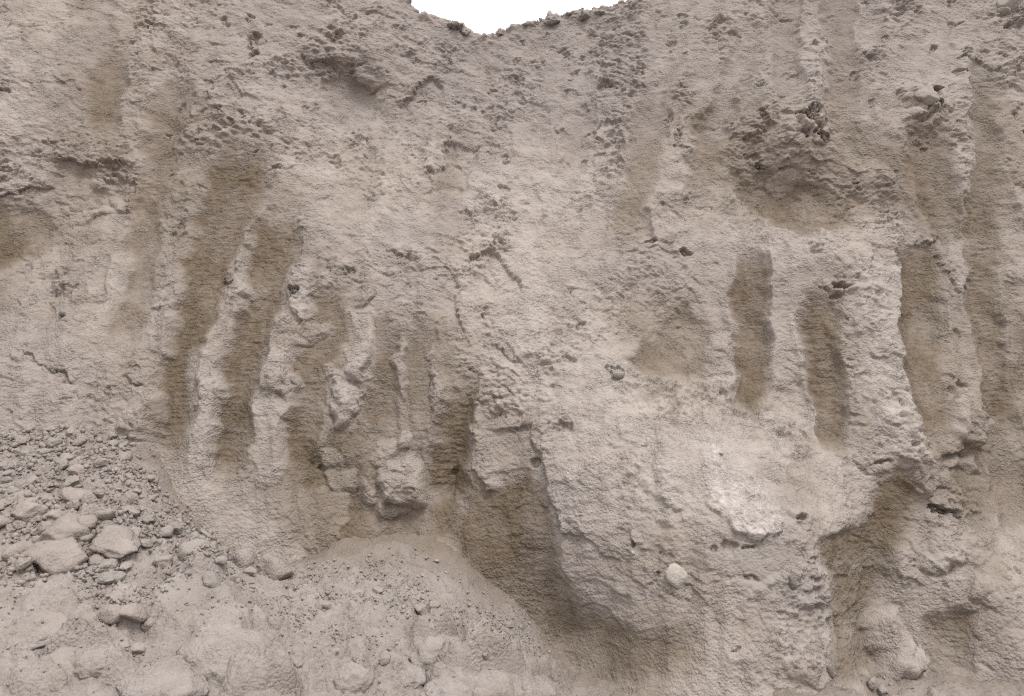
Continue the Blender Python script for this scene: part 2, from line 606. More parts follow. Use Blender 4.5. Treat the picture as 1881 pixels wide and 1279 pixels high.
G([(790, 780, 14), (778, 840, 20), (770, 900, 24)], .05, .9, .8)
G([(1222, 110, 18), (1205, 178, 24), (1188, 240, 28), (1172, 310, 27), (1160, 390, 26), (1152, 480, 22)], .11, .66, .5, edge=.6)
G([(1408, 50, 26), (1368, 110, 24), (1338, 165, 24), (1312, 230, 26), (1290, 300, 26), (1276, 380, 22)], .11, .62, .3, edge=.6)
G([(1085, 130, 14), (1070, 200, 20), (1058, 270, 22), (1050, 340, 20)], .085, .45, .3, edge=.7)
G([(1536, -80, 22), (1540, 10, 24), (1545, 70, 22), (1546, 130, 26), (1545, 190, 24), (1548, 240, 18)], .13, .75, .4, edge=.4)
G([(1436, -60, 18), (1440, 30, 20), (1440, 90, 22), (1450, 170, 20), (1456, 230, 16)], .10, .5, .2, edge=.5)
G([(1384, 440, 18), (1381, 510, 24), (1377, 570, 28), (1376, 640, 30), (1382, 700, 30), (1366, 760, 26), (1360, 790, 20)], .115, .95, .6, fade_in=70)
G([(1500, 520, 22), (1503, 572, 25), (1507, 620, 26), (1514, 690, 25), (1522, 750, 25), (1530, 800, 25), (1534, 850, 22)], .13, 1.0, .9, fade_in=35, edge=.1)
G([(1682, 405, 24), (1684, 452, 29), (1686, 520, 31), (1690, 600, 31), (1697, 690, 31), (1708, 760, 30), (1718, 820, 28), (1724, 860, 22)], .12, .95, .7, fade_in=45, edge=.1)
G([(1798, 300, 18), (1799, 370, 22), (1802, 440, 23), (1800, 520, 22), (1812, 600, 23), (1832, 700, 24), (1848, 790, 22), (1858, 860, 18)], .12, .85, 1.2)
G([(1856, 560, 10), (1872, 660, 18), (1888, 760, 22)], .07, .8, 1.0)
G([(1680, 190, 22), (1694, 250, 28), (1706, 300, 32), (1722, 360, 32), (1748, 430, 28), (1760, 490, 22)], .12, .78, .5, edge=.6)
G([(1800, 90, 18), (1806, 180, 22), (1808, 240, 24), (1812, 310, 24), (1835, 390, 24), (1850, 470, 20)], .11, .66, .4, edge=.6)
G([(1846, 800, 28), (1862, 880, 36), (1885, 990, 30)], .14, .7, .2, edge=.7)
G([(960, 300, 14), (965, 380, 20), (975, 470, 16)], .03, .12, .1, edge=.8)
G([(1100, 330, 16), (1105, 420, 22), (1110, 520, 20)], .04, .2, .2, edge=.8)
G([(1040, 640, 10), (1045, 690, 14), (1050, 740, 10)], .02, .25, .2, edge=.7)
G([(120, 880, 2), (121, 882, 2)], .0, 0, 0)
for gx_, lean_ in ((-150, .3), (-330, .3), (2010, -.1), (2150, -.12), (2300, -.12)):       # the bank goes on beyond the frame
    G([(gx_ + 60 * lean_, 350, 30), (gx_ - 200 * lean_, 620, 32), (gx_ - 420 * lean_, 900, 28)], .11, .9, .8)

# ---- broad patches: damp brown earth, grey seams, whitish lime crust, crumbly zones
A = C.patch
A([(245, 300), (480, 290), (560, 420), (700, 560), (840, 600), (870, 760), (850, 1010), (520, 1040), (330, 860), (200, 700)], 0, 60, fresh=.52)
A([(1210, 190), (1330, 130), (1480, 260), (1640, 260), (1760, 180), (1881, 220), (1960, 900), (1780, 960), (1620, 700), (1500, 520), (1330, 420), (1220, 380)], 0, 60, fresh=.42)
A([(1130, 540), (1320, 540), (1560, 640), (1560, 800), (1360, 740), (1150, 690)], 0, 45, fresh=.22)
A([(60, 60), (420, 40), (420, 300), (80, 320)], 0, 70, fresh=.22)
A([(400, -50), (760, -50), (800, 200), (560, 300), (430, 200)], 0, 60, grey=.4)
A([(1400, -120), (1960, -120), (1960, 160), (1600, 200), (1420, 120)], 0, 60, grey=.35, rough=.3)
A([(-80, 360), (250, 340), (240, 640), (-80, 600)], 0, 50, fresh=.22)
A([(-60, 372), (55, 385), (118, 418), (70, 470), (-60, 510)], -.05, 18, fresh=.8, smooth=.7)
A([(100, 305), (245, 310), (235, 410), (150, 430), (90, 380)], -.05, 14, rough=1.0, fresh=.25)
A([(150, 380), (235, 420), (215, 560), (120, 600), (60, 520)], 0, 40, fresh=.35)
A([(185, 90), (235, 150), (210, 260), (260, 300), (200, 300), (160, 180)], -.01, 30, fresh=.45)
A([(300, 150), (390, 180), (400, 260), (480, 300), (460, 340), (330, 330), (250, 280)], -.02, 35, fresh=.42)
A([(285, 520), (330, 480), (330, 560), (300, 640), (270, 640)], 0, 15, pale=.15, grey=.25)
A([(-50, 585), (110, 600), (185, 690), (70, 810), (-50, 800)], .01, 30, grey=.6, smooth=.3)
A([(560, 106), (640, 126), (700, 165), (690, 200), (640, 225), (600, 195), (575, 150)], -.10, 26, rough=.6, grey=.5)
A([(732, 205), (745, 180), (773, 155), (797, 142), (812, 160), (818, 190), (800, 235), (760, 300), (738, 280)], -.05, 8, rough=.5, grey=.25)
A([(620, 282), (647, 262), (671, 260), (688, 275), (700, 310), (690, 380), (640, 400), (610, 350)], -.03, 10, rough=.4)
A([(818, 282), (834, 262), (872, 275), (868, 310), (850, 350), (800, 350), (812, 318)], -.05, 8, fresh=.3, rough=.4)
A([(835, 220), (880, 225), (890, 275), (840, 262)], 0, 16, fresh=.4)
A([(870, 482), (905, 470), (945, 502), (958, 530), (956, 548), (930, 543), (880, 530), (860, 510)], -.025, 8, rough=.8)
A([(880, 575), (925, 560), (950, 590), (920, 610), (885, 608)], -.02, 8, rough=.5)
A([(690, 440), (760, 470), (840, 500), (830, 560), (740, 570), (690, 530)], -.015, 25, rough=.6, grey=.3)
A([(560, 830), (640, 850), (700, 950), (790, 920), (835, 870), (842, 1000), (700, 1010), (560, 1060), (535, 960)], -.05, 22, fresh=.9, smooth=.6)
A([(640, 690), (680, 690), (700, 860), (690, 960), (600, 960), (600, 800)], -.02, 22, fresh=.8, smooth=.3)
A([(850, 880), (905, 912), (960, 872), (1000, 890), (1016, 960), (1018, 1040), (1060, 1110), (1075, 1160), (1010, 1200), (960, 1140), (880, 1080), (835, 1020)], -.02, 16, fresh=.84, smooth=.55, ripple=.5)
A([(1010, 1060), (1080, 1130), (1180, 1160), (1260, 1150), (1280, 1190), (1230, 1250), (1090, 1260), (1010, 1210)], -.03, 28, fresh=.68, smooth=.85)
A([(1240, 1150), (1290, 1160), (1290, 1230), (1200, 1245)], 0, 25, fresh=.3, smooth=.6)
A([(1080, 1100), (1300, 1090), (1300, 1180), (1120, 1190)], 0, 40, smooth=.7)
A([(1330, 325), (1411, 320), (1500, 330), (1590, 350), (1640, 385), (1530, 425), (1432, 430), (1370, 380)], -.065, 28, fresh=.85, smooth=.15, rough=.5)
C.scarp([(1660, 372), (1610, 398), (1530, 424), (1470, 436), (1425, 428), (1370, 390), (1335, 340)], .11, 45, .5, 32, 11)
A([(1380, 170), (1410, 175), (1420, 240), (1370, 270), (1340, 260)], -.03, 16, fresh=.5, rough=.7)
A([(1540, 200), (1590, 230), (1620, 290), (1580, 300), (1530, 260)], -.03, 16, fresh=.55)
A([(1262, 555), (1300, 620), (1312, 690), (1220, 698), (1150, 662), (1200, 620), (1238, 560)], -.05, 16, fresh=.68, smooth=.6)
A([(1640, 1020), (1600, 1115), (1540, 1160), (1532, 1080), (1515, 1012), (1560, 985), (1600, 940), (1645, 860), (1690, 885), (1665, 960)], -.02, 24, fresh=.95, smooth=.45, ripple=.3)
A([(1532, 1140), (1600, 1110), (1610, 1230), (1530, 1260)], -.02, 16, fresh=.75, smooth=.3)
A([(1705, 1140), (1800, 1125), (1770, 1235), (1695, 1250)], -.04, 18, fresh=.7, smooth=.3, ripple=1.0)
A([(1730, 800), (1800, 830), (1840, 900), (1820, 960), (1740, 930), (1715, 860)], -.03, 14, fresh=.55, rough=.8)
A([(1735, 690), (1790, 690), (1805, 790), (1750, 810)], 0, 14, fresh=.45)
A([(1540, 690), (1620, 760), (1590, 820), (1545, 800)], -.02, 20, fresh=.5)
A([(1210, 330), (1300, 370), (1290, 400), (1220, 390)], -.01, 16, fresh=.35)
A([(1000, 400), (1080, 380), (1090, 560), (1010, 540)], 0, 40, fresh=.15)
A([(1540, 470), (1645, 500), (1655, 630), (1610, 690), (1560, 580)], .02, 20, grey=.35, pale=.28)
A([(1330, 1000), (1490, 1005), (1535, 1080), (1520, 1150), (1440, 1120), (1360, 1060)], 0, 26, grey=.6, smooth=.6)
A([(1050, 1010), (1200, 1060), (1240, 1090), (1180, 1110), (1050, 1080)], 0, 28, grey=.45, smooth=.5)
A([(350, 660), (410, 660), (390, 900), (330, 900)], 0, 12, grey=.3, pale=.12)
A([(1296, 825), (1325, 830), (1340, 870), (1400, 890), (1438, 940), (1432, 978), (1392, 994), (1350, 975), (1325, 948), (1300, 930), (1290, 890)], .012, 14, pale=.75, rough=1.2)
A([(1300, 880), (1335, 885), (1345, 930), (1325, 945), (1296, 925)], 0, 10, pale=1.0)
A([(1325, 935), (1350, 960), (1392, 975), (1440, 940), (1436, 978), (1392, 998), (1348, 978)], .01, 8, pale=1.0)
A([(1295, 822), (1318, 825), (1322, 875), (1302, 885)], 0, 7, pale=.75)
A([(1108, 668), (1150, 672), (1152, 700), (1112, 702)], 0, 8, pale=.4, grey=.4)
A([(1400, 880), (1460, 860), (1490, 900), (1440, 935)], -.02, 18, fresh=.3)
A([(700, -200), (1200, -200), (1260, 200), (1100, 290), (860, 260), (690, 170)], 0, 70, rough=1.0, grey=.75)
A([(1180, -100), (1420, -100), (1380, 140), (1200, 170)], 0, 60, rough=.7, grey=.5)
A([(1230, 180), (1290, 210), (1280, 380), (1210, 330)], 0, 20, rough=.8)
A([(1430, 150), (1530, 120), (1560, 280), (1460, 260)], 0, 25, rough=.8)
A([(1440, 440), (1720, 430), (1560, 560), (1490, 540)], 0, 25, rough=.7)
A([(1200, 700), (1330, 700), (1500, 800), (1640, 860), (1580, 930), (1440, 850), (1250, 790)], 0, 25, rough=.75)
A([(420, 10), (560, 20), (600, 120), (520, 180), (430, 130)], 0, 35, rough=.7)
A([(1640, 150), (1740, 150), (1730, 240), (1660, 230)], .03, 14, rough=.6)
A([(560, 420), (700, 330), (720, 560), (600, 540)], 0, 50, rough=.7)
A([(780, 300), (1150, 300), (1200, 700), (1060, 860), (880, 760)], 0, 60, rough=.65)
A([(1040, 780), (1300, 780), (1300, 980), (1080, 980)], 0, 50, rough=.45)
A([(380, -120), (1960, -120), (1960, 130), (1250, 200), (700, 230), (430, 150)], 0, 70, grey=.55, rough=.35)

A([(1545, 470), (1640, 500), (1652, 640), (1668, 760), (1715, 850), (1640, 850), (1580, 740), (1556, 580)], .02, 14, bleach=.9, pale=.30)
A([(1335, 405), (1430, 440), (1530, 432), (1640, 400), (1700, 440), (1560, 480), (1420, 500), (1300, 440)], .02, 18, bleach=.8, pale=.22)
A([(860, 300), (1100, 300), (1120, 640), (1240, 740), (1420, 800), (1450, 960), (1060, 970), (1010, 800), (920, 740), (880, 600)], 0, 50, bleach=.7, pale=.26)
A([(350, 640), (400, 640), (385, 900), (330, 900)], 0, 14, bleach=.6, pale=.2)
A([(470, 740), (520, 740), (510, 880), (465, 880)], 0, 14, bleach=.6, pale=.15)
A([(640, 560), (690, 560), (690, 690), (645, 690)], 0, 10, bleach=.7, pale=.25)
A([(595, 690), (665, 690), (665, 785), (610, 785)], 0, 12, bleach=.8, pale=.3)
A([(480, 640), (545, 640), (545, 725), (480, 725)], 0, 12, bleach=.5, pale=.1)
A([(535, 500), (570, 480), (580, 590), (540, 590)], 0, 10, bleach=.7, pale=.25)
A([(705, 830), (790, 830), (790, 940), (720, 930)], 0, 14, bleach=.4, pale=.1)
A([(855, 780), (910, 780), (920, 900), (860, 880)], 0, 10, bleach=.6, pale=.15)
A([(1300, 560), (1345, 560), (1350, 740), (1310, 700)], 0, 12, bleach=.6, pale=.1)
A([(1410, 560), (1478, 560), (1495, 790), (1420, 740)], 0, 12, bleach=.6, pale=.12)
A([(1740, 420), (1780, 440), (1780, 560), (1750, 520)], 0, 12, bleach=.6, pale=.12)

A([(190, 770), (280, 790), (330, 850), (430, 900), (520, 960), (560, 1020), (480, 1060), (300, 960)], .0, 30, bleach=.75, pale=.12, smooth=.6)
T = C.stripe
T([(352, 380, 20), (335, 450, 24), (312, 540, 26), (290, 630, 28), (264, 720, 34), (255, 790, 36)], .35, .06, .01)
T([(478, 370, 24), (448, 470, 24), (415, 580, 22), (392, 680, 26), (374, 780, 30), (352, 890, 38)], .38, .08, .01)
T([(548, 470, 20), (532, 560, 24), (518, 650, 32), (500, 760, 32), (488, 880, 40)], .35, .06, .01)
T([(236, 430, 14), (205, 540, 18), (165, 640, 22)], .5, .1, .01)
T([(1640, 420, 24), (1600, 520, 44), (1610, 640, 42), (1640, 740, 40), (1690, 850, 34)], .9, .36, .02)
for pts_ in ([(1400, 20, 24), (1362, 110, 24), (1330, 180, 22), (1306, 270, 22)], [(1250, 20, 26), (1225, 110, 26), (1200, 190, 24)], [(1345, 30, 20), (1320, 110, 22), (1290, 190, 20)], [(1700, 20, 26), (1715, 110, 28), (1730, 200, 26)], [(1590, -20, 22), (1588, 60, 24), (1590, 120, 20)], [(690, 130, 26), (655, 200, 30), (610, 260, 26)]):
    G(pts_, .06, .10, .1, edge=.7, smooth=.75)
    T([(a_, b_, c_ * .8) for a_, b_, c_ in pts_], .3, .16)
T([(1252, 220, 26), (1245, 300, 28), (1235, 380, 24)], .6, .12, .02)
T([(1130, 200, 34), (1120, 300, 34), (1110, 400, 30)], .6, .15, .015, .3)
T([(1500, 60, 28), (1495, 140, 30), (1490, 200, 26)], .7, .15, .02)
T([(1620, 60, 34), (1630, 150, 44), (1650, 260, 34)], .7, .15, .02)
T([(1770, 60, 26), (1765, 180, 34), (1770, 300, 26), (1775, 380, 20)], .7, .18, .02)
T([(1860, 330, 22), (1862, 430, 26), (1870, 520, 22)], .6, .15, .01)

# ---- ragged crust edges (the side on the left hand, walking along, stands proud)
S = C.scarp
S([(1500, 806), (1420, 770), (1345, 752), (1300, 712), (1220, 708), (1145, 670)], .15, 60, .5, 34, 9)
C.px, C.py = fpx, fpy
S([(-60, 338), (0, 326), (48, 311)], .06, 45)
S([(-60, 372), (0, 363), (30, 354), (50, 338), (88, 340), (112, 352)], .07, 40)
S([(96, 288), (120, 297), (160, 309), (207, 296), (252, 306)], .065, 45, .5)
S([(85, 262), (112, 264), (120, 270)], .05, 25)
S([(252, 306), (247, 350), (232, 390), (225, 425)], .06, 22)
S([(732, 210), (739, 187), (773, 153), (797, 140), (810, 156), (817, 177)], .05, 22)
S([(620, 279), (647, 258), (671, 257), (688, 272), (693, 289), (708, 316)], .035, 22)
S([(545, 96), (558, 99), (578, 112), (606, 109), (640, 126), (676, 160), (692, 190)], .05, 35, .5)
S([(766, 367), (790, 357), (787, 323), (809, 316), (814, 279), (834, 259), (850, 262)], .06, 28)
S([(846, 385), (855, 395), (882, 415)], .04, 22)
S([(862, 492), (872, 478), (905, 468), (945, 500), (960, 530), (962, 552)], .035, 22)
S([(889, 624), (930, 650), (957, 670), (955, 690)], .045, 22)
S([(884, 600), (888, 578), (905, 572)], .035, 18)
S([(834, 540), (841, 573), (855, 614), (855, 640), (850, 668)], .04, 26, .5)
S([(905, 800), (916, 794), (936, 787), (960, 776), (977, 781), (972, 803), (991, 825), (1000, 850), (1014, 881), (1012, 909), (1034, 948), (1030, 990)], .07, 50, .4, 20, 6)
S([(1015, 800), (1020, 790), (1030, 784), (1049, 786), (1054, 808)], .05, 20, .9)
S([(855, 862), (878, 885), (900, 905), (917, 913)], .07, 35, .5)
S([(1291, 897), (1299, 936), (1326, 952), (1350, 979), (1392, 997), (1431, 977), (1441, 948)], .035, 26, .5)
S([(1115, 968), (1124, 975), (1140, 980), (1155, 1006), (1185, 1000)], .05, 25)
S([(1502, 1260), (1515, 1162), (1520, 1112), (1512, 1053), (1478, 1002)], .15, 80, .5, 40, 9)
S([(1494, 1003), (1530, 990), (1580, 968), (1612, 940)], .05, 60, .5, 40, 14)
S([(1700, 930), (1716, 900), (1720, 860), (1702, 812), (1684, 775), (1664, 730)], .11, 55, .6, 20, 6)
S([(1476, 447), (1486, 464), (1513, 464)], .05, 22)
S([(1655, 440), (1690, 445), (1710, 440), (1731, 498), (1751, 522), (1765, 546), (1782, 548)], .045, 26, .4)
S([(1732, 826), (1770, 838), (1799, 812), (1816, 787), (1799, 702)], .09, 45, .6, 20, 6)
S([(1745, 102), (1768, 109), (1785, 119), (1819, 119), (1853, 133)], .05, 22)
S([(1704, 940), (1715, 934), (1743, 946), (1760, 960)], .08, 30, .9)
S([(662, 564), (684, 550), (691, 530)], .05, 24)
S([(700, 462), (716, 462), (735, 479), (752, 479)], .03, 18)
S([(625, 515), (640, 500), (645, 492)], .05, 18)
S([(540, 590), (566, 588), (575, 570)], .06, 22)
S([(1455, 782), (1480, 798), (1500, 790)], .06, 30)
S([(1330, 985), (1360, 978), (1400, 1000), (1450, 1000), (1492, 1003)], .025, 30, .8, 14, 8)
S([(1320, 700), (1345, 742), (1358, 720)], .06, 26)
S([(1410, 790), (1440, 812), (1470, 850), (1510, 838)], .05, 20)
S([(1200, 712), (1225, 720), (1240, 740), (1270, 745)], .04, 18)
S([(1590, 150), (1600, 118), (1640, 150)], .05, 20)
S([(1500, 520), (1535, 540), (1560, 535)], .05, 20)
S([(860, 770), (875, 800), (878, 850)], .04, 18)
S([(200, 330), (185, 350), (150, 352)], .04, 16)
for k in range(46):                                                              # small crust flakes all over the pale faces
    fx, fy = RNG.uniform(420, 1700), RNG.uniform(120, 1000)
    a0, w = RNG.uniform(-.5, .5), RNG.uniform(14, 34)
    S([(fx - w, fy + RNG.uniform(-8, 8)), (fx - w * .3, fy + w * RNG.uniform(.1, .5)), (fx + w * .4, fy + w * RNG.uniform(0, .5)), (fx + w, fy - w * .4 * a0)], RNG.uniform(.004, .015), 22)

# ---- lumps that stand out of the face, pits and cracks
B = C.lump
C.px, C.py = (soft_x + 16 * w1).astype(F32), (soft_y + 16 * w2).astype(F32)
B(634, 742, 36, 46, .13, 12, sag=.6)
B(628, 700, 30, 30, .04)
B(512, 685, 42, 44, .055, sag=.5)
B(664, 628, 24, 66, .05, -4, sag=.5)
B(668, 672, 26, 26, .035, sag=.6)
B(552, 560, 18, 38, .03, 8, sag=.5)
B(562, 605, 22, 24, .05)
B(748, 885, 44, 52, .15, -14, sag=.5)
B(722, 935, 26, 30, .05, sag=.5)
B(625, 884, 30, 24, .06, sag=.5)
B(610, 850, 22, 20, .05)
B(590, 950, 44, 66, .03, 0, sag=.2)
B(496, 820, 40, 84, .04, 6, sag=.4)
B(384, 790, 26, 100, .035, 6, sag=.2)
B(262, 768, 44, 46, .07, sag=.4)
B(1330, 675, 30, 66, .05, -10, sag=.5)
B(1448, 640, 38, 74, .055, 0, sag=.3)
B(1640, 1185, 44, 70, .17, -6, sag=.4)
B(1660, 1230, 40, 34, .06)
B(1776, 765, 36, 55, .06, 0, sag=.5)
B(1770, 1000, 60, 45, .05)
B(1720, 1030, 34, 26, .05)
B(1800, 1080, 30, 24, .04)
B(1500, 240, 26, 20, .05)
B(1478, 226, 16, 14, .05)
B(1508, 215, 14, 12, .04)
B(1250, 245, 12, 12, .05)
B(1262, 232, 10, 10, .05)
B(1450, 340, 34, 26, .04)
B(1590, 390, 36, 20, .04)
B(1620, 325, 20, 26, .05)
B(1695, 185, 38, 30, .05)
B(170, 350, 30, 18, .05)
B(215, 375, 26, 16, .05)
B(160, 395, 40, 16, .05)
B(110, 520, 34, 16, .04)
B(150, 540, 30, 14, .03)
B(300, 245, 16, 12, .03)
B(430, 545, 24, 34, .02)
B(590, 340, 40, 30, .03)
B(905, 500, 18, 14, .03)
B(935, 530, 20, 12, .03)
B(1135, 705, 20, 34, .04, -12)
B(1245, 760, 34, 24, .035)
B(1445, 835, 40, 22, .05)
B(1730, 880, 26, 20, .05)
B(1770, 855, 20, 14, .05)
B(1380, 820, 30, 18, .02)
B(1340, 230, 20, 10, .03)
B(300, 600, 30, 50, .04)
B(742, 690, 14, 60, .04)
B(796, 700, 11, 50, .035)
B(738, 800, 22, 26, .05)
B(700, 830, 24, 30, .05)
B(670, 900, 22, 26, .04)
B(600, 520, 22, 16, .02)
D = C.pit
C.px, C.py = (soft_x + 5 * w3).astype(F32), (soft_y + 5 * w4).astype(F32)
for a in [(466, 66, 13, 8, .09), (458, 80, 7, 7, .06), (465, 96, 9, 6, .07), (412, 40, 7, 6, .05), (382, 60, 9, 6, .03), (1722, 167, 9, 9, .11), (1694, 205, 6, 14, .03),
          (1655, 180, 8, 10, .06), (1712, 198, 9, 10, .06), (1594, 108, 10, 6, .08), (1573, 134, 9, 9, .06), (1262, 469, 15, 6, .07), (1192, 446, 12, 6, .05), (1250, 250, 12, 6, .05), (1248, 270, 8, 5, .04),
          (300, 243, 10, 6, .05), (323, 200, 9, 5, .04), (7, 173, 10, 4, .05), (415, 522, 11, 6, .06), (546, 530, 6, 9, .06), (1483, 212, 14, 5, .06), (1500, 240, 5, 14, .05), (1480, 248, 8, 10, .05), (1515, 250, 8, 8, .05),
          (1570, 334, 6, 4, .05), (1578, 346, 4, 3, .04), (1714, 438, 7, 9, .07), (1042, 660, 14, 5, .05), (1062, 598, 12, 5, .05), (1130, 684, 20, 7, .04), (1070, 300, 8, 5, .04), (1100, 265, 9, 6, .05), (1090, 100, 12, 8, .05),
          (1180, 112, 10, 8, .06), (1230, 80, 14, 10, .05), (1060, 140, 10, 8, .05), (950, 150, 10, 7, .04), (900, 210, 12, 8, .05), (925, 235, 14, 10, .04), (1470, 950, 9, 6, .07), (1540, 520, 14, 6, .05), (1525, 540, 10, 6, .06),
          (1545, 520, 12, 5, .05), (1338, 1005, 16, 14, .05), (1312, 1010, 8, 10, .03), (1155, 1006, 6, 5, .06), (1212, 1055, 7, 4, .05), (1484, 1030, 15, 8, .05), (1375, 1008, 12, 5, .04), (1378, 1062, 14, 7, .03), (1745, 700, 10, 8, .03),
          (1770, 710, 12, 6, .05), (1748, 725, 9, 6, .05), (1706, 940, 7, 6, .08), (1730, 942, 14, 6, .07), (1758, 605, 8, 6, .05), (1735, 625, 10, 5, .04), (830, 865, 9, 5, .04), (590, 860, 10, 6, .05), (640, 505, 8, 8, .05), (985, 845, 9, 12, .05),
          (952, 785, 14, 8, .05), (1038, 795, 14, 8, .04), (930, 345, 10, 7, .04), (1395, 305, 8, 5, .04), (1445, 315, 10, 6, .04), (1810, 105, 14, 6, .04), (1862, 210, 6, 8, .04), (1875, 245, 6, 6, .04), (1755, 130, 8, 5, .04),
          (700, 290, 7, 5, .03), (775, 300, 7, 8, .03), (400, 205, 8, 6, .03), (385, 160, 8, 5, .03), (560, 200, 9, 5, .04), (500, 310, 9, 5, .04), (115, 545, 22, 10, .04), (130, 530, 24, 8, .04), (310, 320, 8, 4, .03), (370, 345, 7, 5, .04)]:
    D(*a)
for k in range(120):                                                             # crumbled pockets near the top
    D(RNG.uniform(420, 1860), RNG.uniform(-40, 300) ** 1.0, RNG.uniform(4, 10), RNG.uniform(3, 6), RNG.uniform(.015, .045), RNG.uniform(-30, 30))
K = C.crack
K([(27, 641), (55, 655), (71, 675), (85, 690), (105, 690), (116, 706), (140, 716)], 2.2, .035)
K([(1639, 716), (1645, 730), (1653, 752)], 2.0, .03)
K([(1660, 795), (1664, 820)], 2.0, .03)
K([(1605, 735), (1610, 750)], 2.0, .02)
K([(1560, 838), (1580, 860), (1598, 880)], 2.2, .03)
K([(1640, 850), (1612, 842), (1600, 846)], 2.5, .04)
K([(230, 690), (245, 712), (262, 714)], 2.2, .02)
K([(200, 735), (215, 705)], 2.0, .015)
K([(20, 745), (26, 760)], 2.0, .02)
K([(1358, 1188), (1358, 1200)], 1.6, .02)
K([(835, 540), (836, 500)], 2.0, .02)

# ---- texture of the earth itself
keep = 1 - C.smooth
rough = np.clip(0.36 + C.rough + .38 * sstep(3.0, 5.0, ns_), 0, 1.3) * (0.35 + 0.65 * keep)
patchy = sstep(-.25, .35, fbm(nx_ * 1.3, ns_ * 1.3, 3, 71))
Fk = fbm(nx_ * 2.3 + 0.25 * w1 + 0.06 * w3, ns_ * 1.7 + 0.25 * w2 + 0.06 * w4, 5, 83, 0.5)
plate = sstep(-.03, .03, Fk)
patch2 = sstep(-.1, .3, fbm(nx_ * 3.1, ns_ * 2.6, 3, 75))
rough = rough * (0.15 + 1.0 * patchy) * (.45 + .8 * patch2) * (1.45 - .75 * plate)
t = np.zeros_like(nx_)
t += 0.026 * fbm(nx_ * 1.7, ns_ * 1.3, 3, 61) * (0.4 + 0.6 * keep)
da, db = nx_ * .80 - ns_ * .60, nx_ * .60 + ns_ * .80                     # folds running down to the right, strongest high on the bank
hi_ = sstep(2.4, 4.2, ns_)
lf_ = (1 - sstep(-.6, 1.2, nx_))
t += (0.008 + .040 * hi_ * lf_) * fbm(da * .9 + .2 * w1, db * 3.0 + .2 * w2, 4, 67, .5) * (.35 + .65 * keep)
fan = nx_ / (1 + .075 * (ns_ - 1.6))                                        # flutes raked down the bank by the bucket
flute = fbm(fan * 3.0 + .10 * w1, ns_ * .42, 3, 73, .5)
t += (0.085 - .035 * hi_ * lf_) * flute * (.5 + .5 * keep)
t += (0.012 + .022 * hi_) * np.abs(fbm(nx_ * 3.5, ns_ * 3.0, 3, 69, .5)) * (.3 + .7 * keep)
# crust: broken ledges, each with a sharp lower lip, and a few peeled plates
dip = ns_ + 0.30 * nx_
for fr_, am_, ws_, sd_ in ((3.1, .024, 1.8, 161), (6.5, .017, 1.8, 171), (13.0, .011, 1.6, 181)):
    ph = dip * fr_ + ws_ * fbm(nx_ * fr_ * .42, dip * fr_ * .42, 4, sd_, .58)
    saw = 1 - (ph - np.floor(ph))
    saw = saw * sstep(0, .07, 1 - saw)
    msk = sstep(.02, .30, fbm(nx_ * fr_ * .55, ns_ * fr_ * .7, 3, sd_ + 5)) * (.25 + .75 * keep) * (.45 + .75 * patchy)
    t += am_ * (saw - .4) * msk
for th, hh in ((-.01, .016), (.20, .012)):
    t += hh * sstep(th - .012, th + .03, Fk) * (0.25 + 0.75 * keep) * (0.35 + 0.65 * patchy)
# crumbs
wx, wy = nx_ + 0.010 * w3, ns_ + 0.010 * w4
d1, id1 = worley(wx * 11, wy * 13, 1)
t += rough * 0.040 * (0.75 - d1) * (0.35 + id1)
d2, id2 = worley(wx * 26, wy * 31, 2)
t += rough * 0.020 * (0.75 - d2) * (0.2 + id2)
d4, id4 = worley(wx * 44, wy * 46, 4)
t += (.35 + .65 * np.clip(rough, 0, 1)) * (.3 + .7 * keep) * .0085 * (.6 - d4) * (.3 + id4)
t += rough * 0.014 * fbm(nx_ * 9, ns_ * 11, 4, 91, 0.6, billow=True)
# scaly grain, stretched across and dipping to the right
gr = fbm(nx_ * 20, dip * 25, 3, 101, 0.6)
t += 0.0075 * gr * (0.3 + 0.7 * keep) * (0.6 + 0.6 * patchy)
t += 0.004 * fbm(nx_ * 40, dip * 55, 2, 107, 0.6)
ck = np.abs(fbm(nx_ * 4.2 + .15 * w3, ns_ * 4.2 + .15 * w4, 3, 151, .5))
t -= .004 * (1 - sstep(.0, .020, ck)) * sstep(-.05, .25, w1 + .3 * w2) * (.1 + .9 * keep)
# sharp little bites under scales
bite = sstep(.28, .46, fbm(nx_ * 7.5 + .2 * w3, dip * 13 + .2 * w4, 4, 113, .55))
t -= 0.026 * bite * (0.2 + 0.8 * np.clip(rough, 0, 1)) * (0.15 + 0.85 * keep)
# chatter marks across groove floors
rp = np.sin((ns_ * 1.0 + .018 * w1 + .020 * w3) * 2 * np.pi * 17 + 2.5 * perlin(nx_ * 5, ns_ * 3, 127))
rp2 = fbm(nx_ * 8, ns_ * 42, 3, 131, .6)
t += C.ripple * (0.0007 * rp + 0.0115 * rp2)
t += C.ripple * 0.012 * fbm(nx_ * 7, ns_ * 1.6, 3, 137)
slope = np.abs(np.gradient(C.disp.reshape(X.shape), axis=1) / np.maximum(np.gradient(X, axis=1), 1e-4)).ravel().astype(F32)
disp = C.disp + t / (1 + (slope / .75) ** 2)                                 # steep groove walls are scraped smooth
rimness = np.exp(-((Z - zr[None]).ravel() / .16) ** 2).astype(F32)
d3, id3 = worley(wx * 7.5, (wy + .4 * E.ravel()) * 7.5, 9)
disp += rimness * (.05 * (.6 - d3) * (.3 + id3) + .03 * (.6 - d1))
disp = np.where(fold.ravel(), 0.06 * fbm(nx_ * 5, (E.ravel() * 6).astype(F32), 4, 143) + .10 * (.6 - d3) * (.2 + id3) + .05 * (0.7 - d1), disp)
sagv = np.array([0, 0, -0.18])
